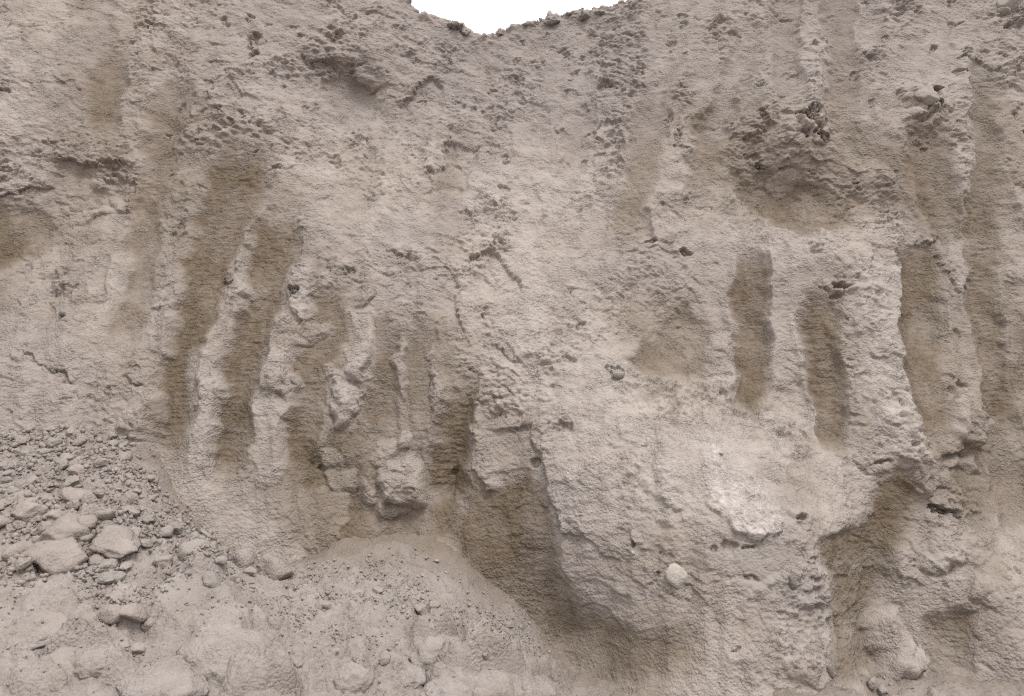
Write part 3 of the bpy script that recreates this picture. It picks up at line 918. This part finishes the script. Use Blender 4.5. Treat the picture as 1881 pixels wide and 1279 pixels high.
dirv = NRM + np.where(fold[..., None], 0, 1) * sagv
Pc = P + dirv * disp.reshape(X.shape)[..., None]

tint = sstep(.0, .5, fbm(fan * 1.5 + .1 * w1, ns_ * .45, 3, 191) - .5 * flute)
tint2 = sstep(.02, .45, fbm(nx_ * 1.1 + .2 * w1, ns_ * .9 + .2 * w2, 4, 197))
fresh = np.clip(C.fresh * (0.86 + 0.45 * w1 + 0.25 * w3) + .26 * tint * np.clip(1 - 2 * C.pale, 0, 1), 0, 1)
C.grey = np.maximum(C.grey, (.5 * tint2 * (1 - C.pale) * np.clip(1 - 1.6 * C.fresh, 0, 1)).astype(F32))
fresh = np.where(fold.ravel(), 0, fresh)
cliff = grid_mesh('cliff', Pc, {'fresh': fresh, 'grey': np.clip(C.grey * (1 + .5 * w1), 0, 1), 'pale': np.clip(C.pale, 0, 1)}, M_CLIFF)
cliff['kind'] = 'structure'
cliff['label'] = 'tall bank of crumbly grey-brown earth raked by digger bucket grooves'
CPX, CPY = project(Pc[..., 0].ravel(), Pc[..., 1].ravel(), Pc[..., 2].ravel())
CFLAT = Pc.reshape(-1, 3)
CNRM = NRM.reshape(-1, 3)


def on_cliff(px, py):
    i = int(np.argmin((CPX - px) ** 2 + (CPY - py) ** 2))
    return Vector(CFLAT[i]), Vector(CNRM[i])


# ================================================================== THE GROUND (fallen earth at the foot)
def cliff_hit(px, py):
    d = ray(px, py)
    tt = np.linspace(3.0, 9.0, 1200)
    x, y, z = d[0] * tt, d[1] * tt, EYE + d[2] * tt
    h = y - cliff_y(x, z)
    i = int(np.argmax(h > 0))
    return x[i], y[i], z[i]


CONTACT = [(-300, 770), (-120, 790), (0, 806), (120, 806), (215, 815), (275, 850), (312, 900), (356, 965), (425, 1026), (490, 1044), (552, 1046), (590, 1030), (640, 1006), (690, 1016), (760, 1004), (830, 1026),
           (850, 1050), (900, 1088), (960, 1135), (1000, 1190), (1050, 1268), (1150, 1300), (1300, 1312), (1450, 1305), (1530, 1276), (1600, 1268), (1700, 1290), (1800, 1310), (1900, 1300), (2150, 1310)]
gpts, gval = [], []
for a, b in CONTACT:
    x, y, z = cliff_hit(a, b)
    gpts.append((x, y))
    gval.append(z)
    gpts.append((x, y + 0.55))
    gval.append(z + 0.22)


def at_dist(px, py, yy):
    d = ray(px, py)
    k = yy / d[1]
    gpts.append((d[0] * k, yy))
    gval.append(EYE + d[2] * k)


for a in [(0, 1000, 4.25), (0, 1279, 3.3), (200, 1100, 3.95), (200, 1279, 3.4), (-250, 1279, 3.3), (420, 1130, 4.05), (450, 1279, 3.5), (650, 1120, 4.45), (650, 1279, 3.8), (820, 1160, 4.45), (850, 1279, 3.95),
          (980, 1276, 4.25), (1200, 1325, 4.3), (1600, 1310, 4.45), (1850, 1330, 4.4), (100, 880, 4.9), (260, 940, 4.7), (420, 1050, 4.5)]:
    at_dist(*a)
for x, y, z in [(-6, 1.5, .15), (-3, 1.2, .05), (0, 1.2, 0), (3, 1.2, 0), (6, 1.5, 0), (-2, 2.3, .12), (0, 2.4, .05), (2, 2.5, 0), (-6, -2, 0), (0, -2, 0), (6, -2, 0), (-7, 4.5, 1.0), (7, 4, .1), (3, 3.3, 0)]:
    gpts.append((x, y))
    gval.append(z)
_g = tps(gpts, np.array(gval), lam=0.01)
GXR, GYR = (-8, 8), (-3, 7.5)
_ax, _ay = np.meshgrid(np.linspace(*GXR, 220), np.linspace(*GYR, 200))
GROUND_G = np.clip(_g(_ax, _ay), -0.06, 2.6).astype(F32)

yrows = np.concatenate([-300 + np.array([0, 150, 230, 270]), np.linspace(-8, 2.6, 22), np.linspace(2.66, 3.1, 26), 3.1 + np.cumsum(np.full(330, 2.75 / 330)), np.linspace(5.9, 6.6, 12)])
gin = np.linspace(-1, 1, 580)
gout = 1 + np.cumsum(np.geomspace(0.02, 60, 20))
gcols = np.concatenate([-gout[::-1], gin, gout])
GY = np.repeat(yrows[:, None], len(gcols), 1)
GX = gcols[None] * (0.74 * np.clip(GY, 2.6, 6) + .1)
GZ0 = grid_sample(GROUND_G, *GXR, *GYR, GX, GY)
far = np.maximum(np.abs(GX) - 7, 0) + np.maximum(-2.5 - GY, 0)
GZ0 = GZ0 * np.exp(-far * .4)
gap = cliff_y(GX, GZ0) - GY
GZ0 = GZ0 + np.where(np.abs(GX) < 7, .05 * np.exp(-np.maximum(gap, 0) / .25) * (gap > -.3), 0)
mx, my = GX.astype(F32).ravel(), GY.astype(F32).ravel()
inview = (np.exp(-np.maximum(np.abs(mx) - 5, 0)) * np.exp(-np.maximum(2.2 - my, 0) * .5)).astype(F32)
v1, v2 = fbm(mx * 3.4, my * 3.4, 3, 211), fbm(mx * 3.4, my * 3.4, 3, 223)
v3, v4 = fbm(mx * 15, my * 15, 3, 231), fbm(mx * 15, my * 15, 3, 241)
qx, qy = project(GX, np.maximum(GY, .5), GZ0)
Q = Field((qx.ravel() + 26 * v1 + 4 * v3).astype(F32), (qy.ravel() + 18 * v2 + 3 * v4).astype(F32), GX.shape)
Q.mod = v1 + .7 * v3
Q.py[my < 2.0] += 9000
b = Q.patch
b([(335, 1060), (365, 1046), (405, 1060), (415, 1095), (450, 1130), (520, 1190), (500, 1250), (420, 1262), (360, 1210), (300, 1170), (275, 1105)], .085, 16, smooth=.7, pale=.05)
b([(-60, 1080), (120, 1090), (250, 1150), (320, 1290), (-60, 1300)], .02, 40, smooth=.7)
b([(-60, 700), (120, 720), (280, 790), (340, 920), (420, 1010), (380, 1060), (200, 1080), (120, 1060), (-60, 1040)], -.015, 25, rough=1.0, grey=.2)
b([(270, 830), (350, 840), (470, 960), (560, 1030), (420, 1020), (350, 950)], .0, 30, smooth=.3, fresh=.28)
b([(540, 1000), (840, 980), (880, 1050), (1040, 1210), (1000, 1230), (820, 1060), (560, 1060)], .0, 24, fresh=.18)
b([(560, 1010), (640, 980), (720, 980), (740, 1020), (640, 1040)], .0, 16, smooth=.3, rough=.3)
b([(790, 1000), (835, 1000), (870, 1070), (990, 1160), (960, 1180), (830, 1080)], .0, 18, smooth=.35, rough=.2)
b([(540, 1040), (800, 1040), (900, 1110), (940, 1190), (760, 1150), (600, 1200), (480, 1120)], 0, 25, rough=.55, grey=.15)
b([(870, 1110), (960, 1120), (1000, 1200), (940, 1200)], 0, 16, rough=.5, grey=.4, pale=.12)
b([(560, 1170), (680, 1160), (700, 1270), (580, 1279)], 0, 25, rough=.4, grey=.2)
b([(240, 1150), (290, 1145), (300, 1180), (250, 1190)], -.03, 14, smooth=.7, grey=.3)
l = Q.lump
for a in [(372, 1064, 36, 24, .05), (470, 1268, 60, 26, .10), (520, 1262, 36, 22, .06), (806, 1176, 42, 34, .13), (850, 1232, 48, 30, .09), (910, 1232, 50, 34, .13), (985, 1240, 46, 24, .08), (800, 1230, 26, 24, .07), (870, 1260, 70, 22, .08), (1030, 1250, 22, 18, .06),
          (650, 1215, 30, 44, .05), (230, 1125, 44, 22, .05), (120, 1200, 34, 22, .06), (170, 1195, 32, 20, .06), (60, 1160, 40, 14, .03), (30, 1050, 30, 24, .05), (640, 1090, 24, 14, .03), (540, 1160, 40, 20, .03),
          (745, 1015, 16, 12, .04), (480, 1160, 30, 30, .03), (400, 1190, 46, 36, .03), (20, 1230, 60, 24, .04), (250, 1250, 60, 22, .04), (700, 1010, 40, 14, .04), (590, 1240, 30, 22, .03), (90, 1110, 50, 26, .04), (180, 1240, 60, 26, .05), (60, 1262, 60, 20, .05), (330, 1262, 40, 20, .04), (600, 1170, 40, 24, .03), (720, 1240, 44, 26, .04), (760, 1190, 26, 20, .04), (950, 1262, 50, 20, .05), (680, 1130, 40, 20, .03), (560, 1100, 40, 18, .03), (150, 1150, 40, 18, .04), (1200, 1275, 60, 14, .04), (1430, 1276, 50, 12, .04), (1600, 1262, 40, 16, .06), (1740, 1275, 40, 12, .03)]:
    l(a[0], a[1], a[2] * 1.15, a[3] * 1.15, a[4] * 2.0, 0, sag=.3, power=1.3)
Q.scarp([(365, 1200), (375, 1225), (395, 1250), (430, 1262)], .05, 25)
Q.scarp([(320, 1200), (340, 1180), (358, 1190), (372, 1205)], .03, 15)
Q.scarp([(786, 1236), (794, 1250), (790, 1268), (830, 1262), (860, 1268)], .05, 20)
Q.scarp([(775, 1180), (800, 1198), (826, 1188)], .05, 18)
Q.scarp([(765, 1180), (795, 1202), (830, 1194), (855, 1178)], .10, 30, .5, 14, 4)
Q.scarp([(782, 1222), (790, 1262), (830, 1270), (872, 1262)], .09, 26, .5, 14, 4)
Q.scarp([(850, 1246), (900, 1266), (935, 1264), (965, 1248)], .10, 30, .5, 14, 4)
Q.scarp([(972, 1222), (1000, 1258), (1040, 1264), (1062, 1240)], .08, 26, .5, 14, 4)
Q.scarp([(190, 1135), (225, 1148), (262, 1150), (285, 1135)], .07, 24, .5, 14, 4)
Q.scarp([(90, 1212), (130, 1222), (175, 1212), (200, 1195)], .06, 26, .5, 14, 4)
Q.scarp([(415, 1272), (440, 1250), (480, 1240), (530, 1250)], -.07, 30, .5, 14, 4)
Q.pit(934, 1228, 9, 6, .08, 30)
Q.pit(786, 1174, 3, 3, .04)
Q.pit(90, 1137, 9, 4, .03)
Q.pit(842, 1238, 8, 5, .05)
gk = 1 - Q.smooth
gr_ = np.clip(.42 + Q.rough, 0, 1.2) * (.3 + .7 * gk)
g = 0.045 * fbm(mx * 1.8, my * 2.2, 3, 251) + 0.030 * fbm(mx * 6, my * 7, 3, 257, .5)
e1, i1 = worley(mx * 12 + .2 * v3, my * 12 + .2 * v4, 5)
e2, i2 = worley(mx * 27 + .3 * v3, my * 27 + .3 * v4, 6)
e3, i3 = worley(mx * 55, my * 50, 8)
g += gr_ * (.060 * (.7 - e1) * i1 + .042 * (.7 - e2) * i2 + .018 * (.7 - e3))
g += .010 * fbm(mx * 32, my * 32, 3, 263, .6) * (.35 + .65 * gk)
g += .022 * fbm(mx * 13, my * 13, 3, 269, .5, billow=True) * (.35 + .65 * gk)
near_ = (.5 + .5 * sstep(.0, .40, gap.ravel())).astype(F32)
GZ = GZ0 + ((Q.disp + g) * inview * near_).reshape(GX.shape)
Pg = np.stack([GX, GY, GZ], -1)
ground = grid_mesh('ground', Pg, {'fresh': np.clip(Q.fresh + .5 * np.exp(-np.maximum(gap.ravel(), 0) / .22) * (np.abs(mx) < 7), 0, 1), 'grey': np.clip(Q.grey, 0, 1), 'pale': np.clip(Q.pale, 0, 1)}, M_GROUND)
ground['kind'] = 'structure'
ground['label'] = 'slope of fallen dusty earth at the foot of the bank'
GPX, GPY = project(Pg[..., 0].ravel(), np.maximum(Pg[..., 1].ravel(), .3), Pg[..., 2].ravel())
GFLAT = Pg.reshape(-1, 3)
_gn = normals(np.stack([GX, GY, GZ0], -1)).reshape(-1, 3)
_gn = np.where(_gn[:, 2:3] < 0, -_gn, _gn)


def on_ground(px, py):
    i = int(np.argmin((GPX - px) ** 2 + (GPY - py) ** 2 + np.where(GFLAT[:, 1] < 2.4, 1e9, 0)))
    return Vector(GFLAT[i]), Vector(_gn[i])


# ================================================================== CLODS, STONES
import bmesh


def clod_mesh(name, seed, sub, mat, planes=11, rough=0.10, flat=1.0, roundness=0.35, flat_shade=False):
    r = random.Random(seed)
    bm = bmesh.new()
    bmesh.ops.create_icosphere(bm, subdivisions=sub, radius=1.0)
    pl = []
    for k in range(planes):
        v = Vector((r.gauss(0, 1), r.gauss(0, 1), r.gauss(0, 1))).normalized()
        pl.append((v, r.uniform(0.45, 0.86)))
    off = Vector((r.uniform(-50, 50), r.uniform(-50, 50), r.uniform(-50, 50)))
    for v in bm.verts:
        d = v.co.normalized()
        rad = 1.0
        for nrm, h in pl:
            c = d.dot(nrm)
            if c > 0.05:
                rad = min(rad, h / c)
        rad = rad * (1 - roundness) + roundness * 0.80
        n = mnoise.fractal(d * 1.7 + off, 0.9, 2.1, 4) * rough * 0.9 + mnoise.noise(d * 5 + off) * rough * .7 + mnoise.noise(d * 13 + off) * rough * .3
        v.co = d * (rad + n)
        v.co.z *= flat
    me = bpy.data.meshes.new(name)
    bm.to_mesh(me)
    bm.free()
    me.polygons.foreach_set('use_smooth', np.full(len(me.polygons), not flat_shade))
    me.materials.append(mat)
    return me


def tag(o, label, cat, group=None):
    o['label'] = label
    o['category'] = cat
    if group:
        o['group'] = group
    return o


def place(name, me, loc, nrm, sx, sy, sz, spin, sink=0.25, tilt=0.0):
    o = bpy.data.objects.new(name, me)
    SC.collection.objects.link(o)
    q = nrm.to_track_quat('Z', 'Y').to_matrix().to_4x4()
    o.matrix_world = Matrix.Translation(loc + nrm * sz * (1 - 2 * sink)) @ q @ Matrix.Rotation(tilt, 4, 'X') @ Matrix.Rotation(spin, 4, 'Z') @ Matrix.Diagonal((sx, sy, sz, 1))
    return o


def clod(px, py, w, h, label, cat='clod', group='earth clods fallen at the foot of the bank', seed=0, mat=None, sub=4, sink=.38, rough=.09, planes=13, spin=None, name='earth_clod', rnd=.3, surf=on_ground):
    p, n = surf(px, py + h * .25)
    d = (p - Vector((0, 0, EYE))).length
    k = d / F_PX * .5
    up = (n + Vector((0, -.25, .6))).normalized() if surf is on_ground else n
    me = clod_mesh(name, 1000 + seed + int(px * 3 + py), sub, mat or M_CLOD, planes, rough, 1.0, rnd)
    o = place(name, me, p, up, w * k * 1.18, w * k * 1.0, h * k * 1.12, (random.uniform(-.4, .4) if spin is None else spin), sink)
    return tag(o, label, cat, group)


BIG = [
    (50, 938, 58, 40, 'broad angular clod at the left edge, above the pair of large slabs'),
    (113, 972, 74, 46, 'large pale clod, upper of the overlapping pair at left'),
    (101, 1016, 88, 46, 'largest flat clod, lower of the overlapping pair at left'),
    (217, 996, 86, 44, 'wide flat slab clod in the middle of the rubble'),
    (157, 961, 40, 26, 'rounded clod just right of the large overlapping pair'),
    (140, 904, 52, 24, 'low crusty clod lying slantwise above the large pair'),
    (240, 887, 30, 20, 'lone blocky clod near the top of the rubble slope'),
    (194, 943, 32, 22, 'dark-bottomed clod between the slab and the slope top'),
    (308, 976, 22, 30, 'upright egg-shaped clod right of the wide slab'),
    (360, 1016, 66, 40, 'broad clod half buried above the pale tongue of earth'),
    (440, 1030, 48, 46, 'squat cracked clod left of the big pale clod by the wall'),
    (500, 1044, 72, 50, 'big pale rounded clod at the right end of the rubble'),
    (388, 1066, 40, 28, 'grey rounded clod resting on the head of the pale tongue'),
    (243, 1122, 48, 36, 'lumpy clod at the left side of the pale tongue'),
    (208, 1122, 40, 28, 'soft dusty clod touching the lumpy clod by the tongue'),
    (404, 1028, 26, 20, 'small round clod in the gap beside the squat cracked clod'),
    (408, 1010, 28, 13, 'flat grey clod leaning on the small round clod'),
    (392, 1002, 22, 14, 'grey oval clod uppermost of the little cluster by the wall'),
    (428, 1061, 28, 22, 'small wedge clod below the squat cracked clod'),
    (458, 1049, 24, 16, 'small oval clod between the cracked and the big pale clod'),
    (490, 1002, 20, 18, 'small round clod set in a socket above the big pale clod'),
    (297, 1028, 32, 28, 'pyramid-shaped clod below the egg-shaped one'),
    (104, 942, 34, 18, 'narrow tilted clod on top of the large pair'),
    (187, 972, 28, 16, 'narrow wedge clod between rounded clod and wide slab'),
    (48, 912, 58, 20, 'long low clod above the broad angular one'),
    (28, 901, 20, 18, 'pale blocky clod near the left edge of the slope'),
    (88, 915, 20, 20, 'cube-like clod right of the long low clod'),
    (38, 1014, 54, 30, 'rough clod left of the largest flat clod'),
    (178, 1030, 34, 22, 'crumbling clod under the wide flat slab'),
    (157, 992, 18, 18, 'small ball-like clod between large pair and wide slab'),
    (271, 1143, 26, 20, 'pale small clod below the lumpy clod'),
    (254, 1192, 28, 18, 'half-sunk clod in the hollow left of the tongue'),
    (140, 846, 28, 14, 'topmost loose clod on the rubble slope'),
    (12, 858, 30, 12, 'flat clod at the left border near the slope top'),
    (82, 966, 24, 16, 'small clod tucked left of the large pale clod'),
    (228, 1022, 24, 16, 'small clod against the front of the wide slab'),
    (692, 1082, 22, 16, 'low clod on the fine slope in front of the brown recess'),
    (690, 1100, 16, 12, 'double crumb clod on the fine slope under the recess'),
    (654, 1090, 26, 18, 'pale flattish clod left of the double crumb'),
    (600, 1108, 18, 14, 'rounded clod on the left of the fine slope'),
    (798, 1112, 24, 16, 'pale clod above the soft mound at centre bottom'),
    (770, 1114, 24, 14, 'flat clod beside the pale one above the soft mound'),
    (706, 1210, 20, 20, 'pale rounded clod alone near the bottom centre'),
    (545, 1222, 18, 16, 'small clod above the pale heap at the bottom edge'),
    (934, 1147, 16, 12, 'pale clod beside the brown scoop'),
    (958, 1148, 14, 12, 'grey clod nearest the brown scoop'),
    (890, 1202, 18, 14, 'crusty clod lying on the soft mound'),
    (1600, 1254, 18, 24, 'upright clod in the corner of the right hollow'),
    (1616, 1268, 24, 18, 'clod leaning beside the upright one in the right hollow'),
    (1548, 1264, 8, 8, 'tiny pale clod at the foot of the right hollow'),
]
for i, (px, py, w, h, lab) in enumerate(BIG):
    mt = M_CLOD_G if 'grey' in lab else M_CLOD
    clod(px, py, w, h, lab, seed=i, mat=mt, sub=4 if w > 54 else 3, rough=.085 if w > 30 else .07, rnd=.0)

MOUNDS = [
    (360, 1080, 96, 60, 'pale dusty head of the earth tongue below the rubble'),
    (420, 1170, 150, 90, 'broad soft heap of dust in the middle of the earth tongue'),
    (470, 1268, 120, 50, 'pale heap of dust at the bottom edge left of centre'),
    (806, 1172, 96, 60, 'soft lump of dusty earth at bottom centre, nearest the fine slope'),
    (826, 1246, 80, 50, 'ragged dusty lump at the bottom edge under the soft lump'),
    (905, 1232, 110, 62, 'largest dusty mound at the bottom edge left of the nose'),
    (990, 1246, 90, 44, 'low dusty mound between the largest mound and the brown scoop'),
    (120, 1200, 76, 42, 'greyish lump of dust low in the left foreground'),
    (178, 1196, 66, 38, 'dusty lump right of the greyish one in the left foreground'),
    (652, 1216, 66, 66, 'smooth dusty hump below the fine slope'),
    (60, 1140, 90, 36, 'flat dusty swell under the rubble at the left edge'),
    (300, 1230, 120, 50, 'wide low swell of dust at the bottom left of the tongue'),
    (750, 1225, 60, 36, 'small dusty hump between the smooth hump and the soft lump'),
]
for i, (px, py, w, h, lab) in enumerate(MOUNDS):
    clod(px, py, w * 1.15, h * 1.05, lab, cat='mound', group='dusty mounds in the foreground', seed=300 + i, mat=M_MOUND, sub=4, sink=.78, rough=.15, planes=8, rnd=.7, name='earth_mound')

# small clods of the rubble: shared shapes, one object each
PEB = [clod_mesh('small_clod', 50 + k, 2, flat_shade=True, mat= M_CLOD if k % 4 else M_CLOD_G, planes=11, rough=.05, roundness=.0) for k in range(14)]


def in_poly(x, y, pts):
    ins = False
    n = len(pts)
    for k in range(n):
        (ax, ay), (bx, by) = pts[k], pts[(k + 1) % n]
        if (ay > y) != (by > y) and x < (bx - ax) * (y - ay) / (by - ay) + ax:
            ins = not ins
    return ins


RUBBLE = [(0, 775), (110, 772), (220, 800), (285, 845), (300, 910), (345, 960), (415, 1015), (440, 1060), (380, 1050), (330, 1050), (270, 1068), (215, 1130), (165, 1090), (130, 1040), (40, 1060), (0, 1050)]
SLOPE = [(560, 1040), (700, 1020), (800, 1030), (840, 1080), (940, 1130), (960, 1190), (840, 1140), (740, 1160), (700, 1270), (580, 1270), (520, 1180), (480, 1090)]


def scatter(poly, n, lo, hi, label, group, seed, expo=3.0):
    r = random.Random(seed)
    xs, ys = [p[0] for p in poly], [p[1] for p in poly]
    done = 0
    while done < n:
        x, y = r.uniform(min(xs), max(xs)), r.uniform(min(ys), max(ys))
        if not in_poly(x, y, poly):
            continue
        p, nn = on_ground(x, y)
        k = (p - Vector((0, 0, EYE))).length / F_PX * .5
        w = lo + (hi - lo) * r.random() ** expo
        up = (nn + Vector((r.uniform(-.4, .4), r.uniform(-.5, .2), .5))).normalized()
        o = place('earth_clod', r.choice(PEB), p, up, w * k * r.uniform(.9, 1.3), w * k * r.uniform(.8, 1.1), w * k * r.uniform(.5, .85), r.uniform(0, 6.28), .32)
        tag(o, label, 'clod', group)
        done += 1


scatter(RUBBLE, 240, 9, 36, 'small clod among the loose rubble heaped at lower left', 'small clods in the left rubble', 3)
scatter(SLOPE, 34, 6, 12, 'small crumb of earth on the fine slope at centre bottom', 'crumbs on the centre slope', 4)

# fine gravel: uncountable
ico_v = []
_bm = bmesh.new()
bmesh.ops.create_icosphere(_bm, subdivisions=1, radius=1.0)
ICO_V = np.array([v.co[:] for v in _bm.verts])
ICO_F = np.array([[v.index for v in f.verts] for f in _bm.faces])
_bm.free()


def gravel(name, zones, label, seed, mat):
    r = np.random.default_rng(seed)
    vs_, fs_, off = [], [], 0
    for poly, n, lo, hi in zones:
        pa = np.array(poly, float)
        # candidate ground vertices inside the zone
        f = Field(GPX.astype(F32), GPY.astype(F32), None)
        idx = f.near(poly, 1)
        sdv = f.poly_sd(idx, poly)
        idx = f.near(poly, 40)
        sdv = f.poly_sd(idx, poly)
        ok = (sdv < 40) & (GFLAT[idx, 1] > 2.4)
        idx, sdv = idx[ok], sdv[ok]
        wgt = np.clip(.35 + 1.9 * fbm(mx[idx] * 3, my[idx] * 3, 4, 301, .6), 0.03, 1) * (1 - sstep(-35, 38, sdv))
        pick = r.choice(idx, n, p=wgt / wgt.sum())
        for i in pick:
            p = GFLAT[i] + r.normal(0, .004, 3)
            s = (lo + (hi - lo) * r.random() ** 4) * np.linalg.norm(p - [0, 0, EYE]) / F_PX * .5
            q, _ = np.linalg.qr(r.normal(size=(3, 3)))
            v = (ICO_V * r.uniform(.6, 1.25, (len(ICO_V), 1)) * np.array([1.15, .9, .7]) * s) @ q + p + [0, 0, s * .35]
            vs_.append(v)
            fs_.append(ICO_F + off)
            off += len(v)
    me = bpy.data.meshes.new(name)
    V, Fc = np.concatenate(vs_), np.concatenate(fs_).astype(np.int32)
    me.vertices.add(len(V))
    me.vertices.foreach_set('co', V.astype(F32).ravel())
    me.loops.add(Fc.size)
    me.loops.foreach_set('vertex_index', Fc.ravel())
    me.polygons.add(len(Fc))
    me.polygons.foreach_set('loop_start', np.arange(0, Fc.size, 3, dtype=np.int32))
    me.update(calc_edges=True)
    me.materials.append(mat)
    o = bpy.data.objects.new(name, me)
    SC.collection.objects.link(o)
    o['kind'] = 'stuff'
    o['label'] = label
    o['category'] = 'gravel'
    return o


gravel('gravel', [(RUBBLE, 9000, 2.5, 12), (SLOPE, 2300, 1.8, 8), ([(860, 1100), (960, 1110), (1020, 1230), (930, 1200)], 350, 2, 6),
                  ([(0, 1050), (500, 1060), (560, 1270), (0, 1279)], 1200, 1.6, 7), ([(700, 1040), (1010, 1180), (1050, 1260), (560, 1270), (480, 1080)], 1200, 1.6, 6), ([(1540, 1250), (1650, 1240), (1680, 1279), (1540, 1279)], 120, 2, 8),
                  ([(300, 900), (520, 1000), (560, 1060), (440, 1070)], 1100, 1.6, 7)], 'fine crumbs of grey earth scattered over the fallen slope', 9, M_CLOD)

# ---- single things on the face and the rim
def cliff_stone(name, px, py, w, h, mat, label, cat, seed, sub=4, sink=.3, rough=.06, planes=9, rnd=.4, depth=1.0, group=None, spin=0.0):
    p, n = on_cliff(px, py)
    k = (p - Vector((0, 0, EYE))).length / F_PX * .5
    me = clod_mesh(name, seed, sub, mat, planes, rough, 1.0, rnd)
    o = bpy.data.objects.new(name, me)
    SC.collection.objects.link(o)
    nn = Vector((n.x * .4, -1, .15)).normalized()
    q = nn.to_track_quat('Z', 'Y').to_matrix().to_4x4()
    o.matrix_world = Matrix.Translation(p + nn * w * k * depth * (1 - 2 * sink)) @ q @ Matrix.Rotation(spin, 4, 'Z') @ Matrix.Diagonal((w * k * 1.05, h * k * 1.05, w * k * depth, 1))
    return tag(o, label, cat, group)


cliff_stone('stone', 1241, 1059, 50, 46, M_STONE, 'round whitish stone stuck in the overhanging nose of earth', 'stone', 501, sink=.58, rnd=.45, rough=.09, planes=9, depth=.5)
cliff_stone('stone', 1455, 1072, 14, 28, M_DARK, 'dark narrow stone sticking out of the grey seam near the nose edge', 'stone', 502, sub=3, spin=.25, sink=.45)
cliff_stone('stone', 1524, 1236, 13, 24, M_DARK, 'dark upright stone at the foot of the nose beside the right hollow', 'stone', 503, sub=3, spin=.2, sink=.45)
cliff_stone('stone', 116, 577, 14, 9, M_DARK, 'small dark block stuck in the left face under the crumbly ledge', 'stone', 504, sub=3, rnd=.1)
cliff_stone('earth_slab', 1856, 4, 44, 30, M_STONE, 'pale smooth slab jutting from the top right corner', 'slab', 505, rnd=.05, planes=14, depth=.6, spin=.5)
cliff_stone('earth_clod', 1838, 27, 22, 16, M_CLOD, 'small clod directly under the pale slab at top right', 'clod', 506, sub=3)
cliff_stone('earth_clod', 1699, 178, 46, 32, M_CLOD, 'hanging block of earth with a dark hole at its upper right', 'clod', 507, sink=.55, rnd=.1, planes=12, depth=.7)
cliff_stone('earth_clod', 1136, 690, 26, 18, M_CLOD_G, 'grey clod under the little dark hollow mid-face', 'clod', 508, sub=3, sink=.4)
cliff_stone('stone', 1180, 816, 9, 8, M_STONE, 'tiny white pebble on the pale face above the lime patch', 'stone', 509, sub=2)
cliff_stone('stone', 1325, 832, 11, 8, M_STONE, 'tiny white pebble at the top of the lime patch', 'stone', 510, sub=2)
cliff_stone('stone', 1163, 1015, 9, 8, M_STONE, 'tiny white pebble left of the round whitish stone', 'stone', 511, sub=2)
for i, (px, py, s) in enumerate([(749, 1082, 6), (775, 1061, 5), (821, 1053, 4), (765, 1100, 4), (829, 1094, 4), (973, 1145, 5), (1008, 1199, 5), (938, 1173, 4)]):
    p, n = on_ground(px, py)
    k = (p - Vector((0, 0, EYE))).length / F_PX * .5
    tag(place('pebble', clod_mesh('pebble', 700 + i, 2, M_STONE, 8, .06), p, n, s * k * 1.2, s * k * 1.2, s * k, 0, .2), 'tiny white pebble on the fine slope at centre bottom', 'pebble', 'white pebbles on the centre slope')

RIMC = [(804, 38, 16, 12), (836, 42, 24, 13), (856, 54, 18, 16), (919, 57, 13, 13), (972, 44, 22, 16), (1016, 35, 24, 12), (1052, 28, 26, 12), (1075, 22, 18, 17), (1104, 20, 18, 8)]
rim_names = ['left of the skyline notch', 'right of the skyline notch']
for i, (px, py, w, h) in enumerate(RIMC):
    lab = {836: 'largest knob of earth on the skyline left of the notch', 919: 'single knob standing up just right of the skyline notch', 972: 'squarish knob on the skyline between notch and tallest knob',
           1075: 'tallest grey knob of earth on the right skyline', 804: 'low knob of earth at the left end of the skyline notch', 856: 'knob of earth sloping down into the left side of the notch', 1016: 'broad low knob of earth right of the squarish skyline knob', 1052: 'broad low knob of earth just left of the tallest skyline knob', 1104: 'flat knob of earth right of the tallest skyline knob'}.get(px)
    side = 0 if px < 885 else 1
    p, n = on_cliff(px, py + 4)
    k = (p - Vector((0, 0, EYE))).length / F_PX * .5
    me = clod_mesh('rim_clod', 800 + i, 3, M_RIM, 9, .40, 1.0, .1)
    o = place('rim_clod', me, p, Vector((0, -.3, 1)).normalized(), w * k * 1.3, w * k * 1.2, h * k * 1.2, random.uniform(0, 6), .56)
    tag(o, lab or 'small crumbly knob of earth along the skyline ' + rim_names[side], 'clod', 'knobs of earth on the skyline')
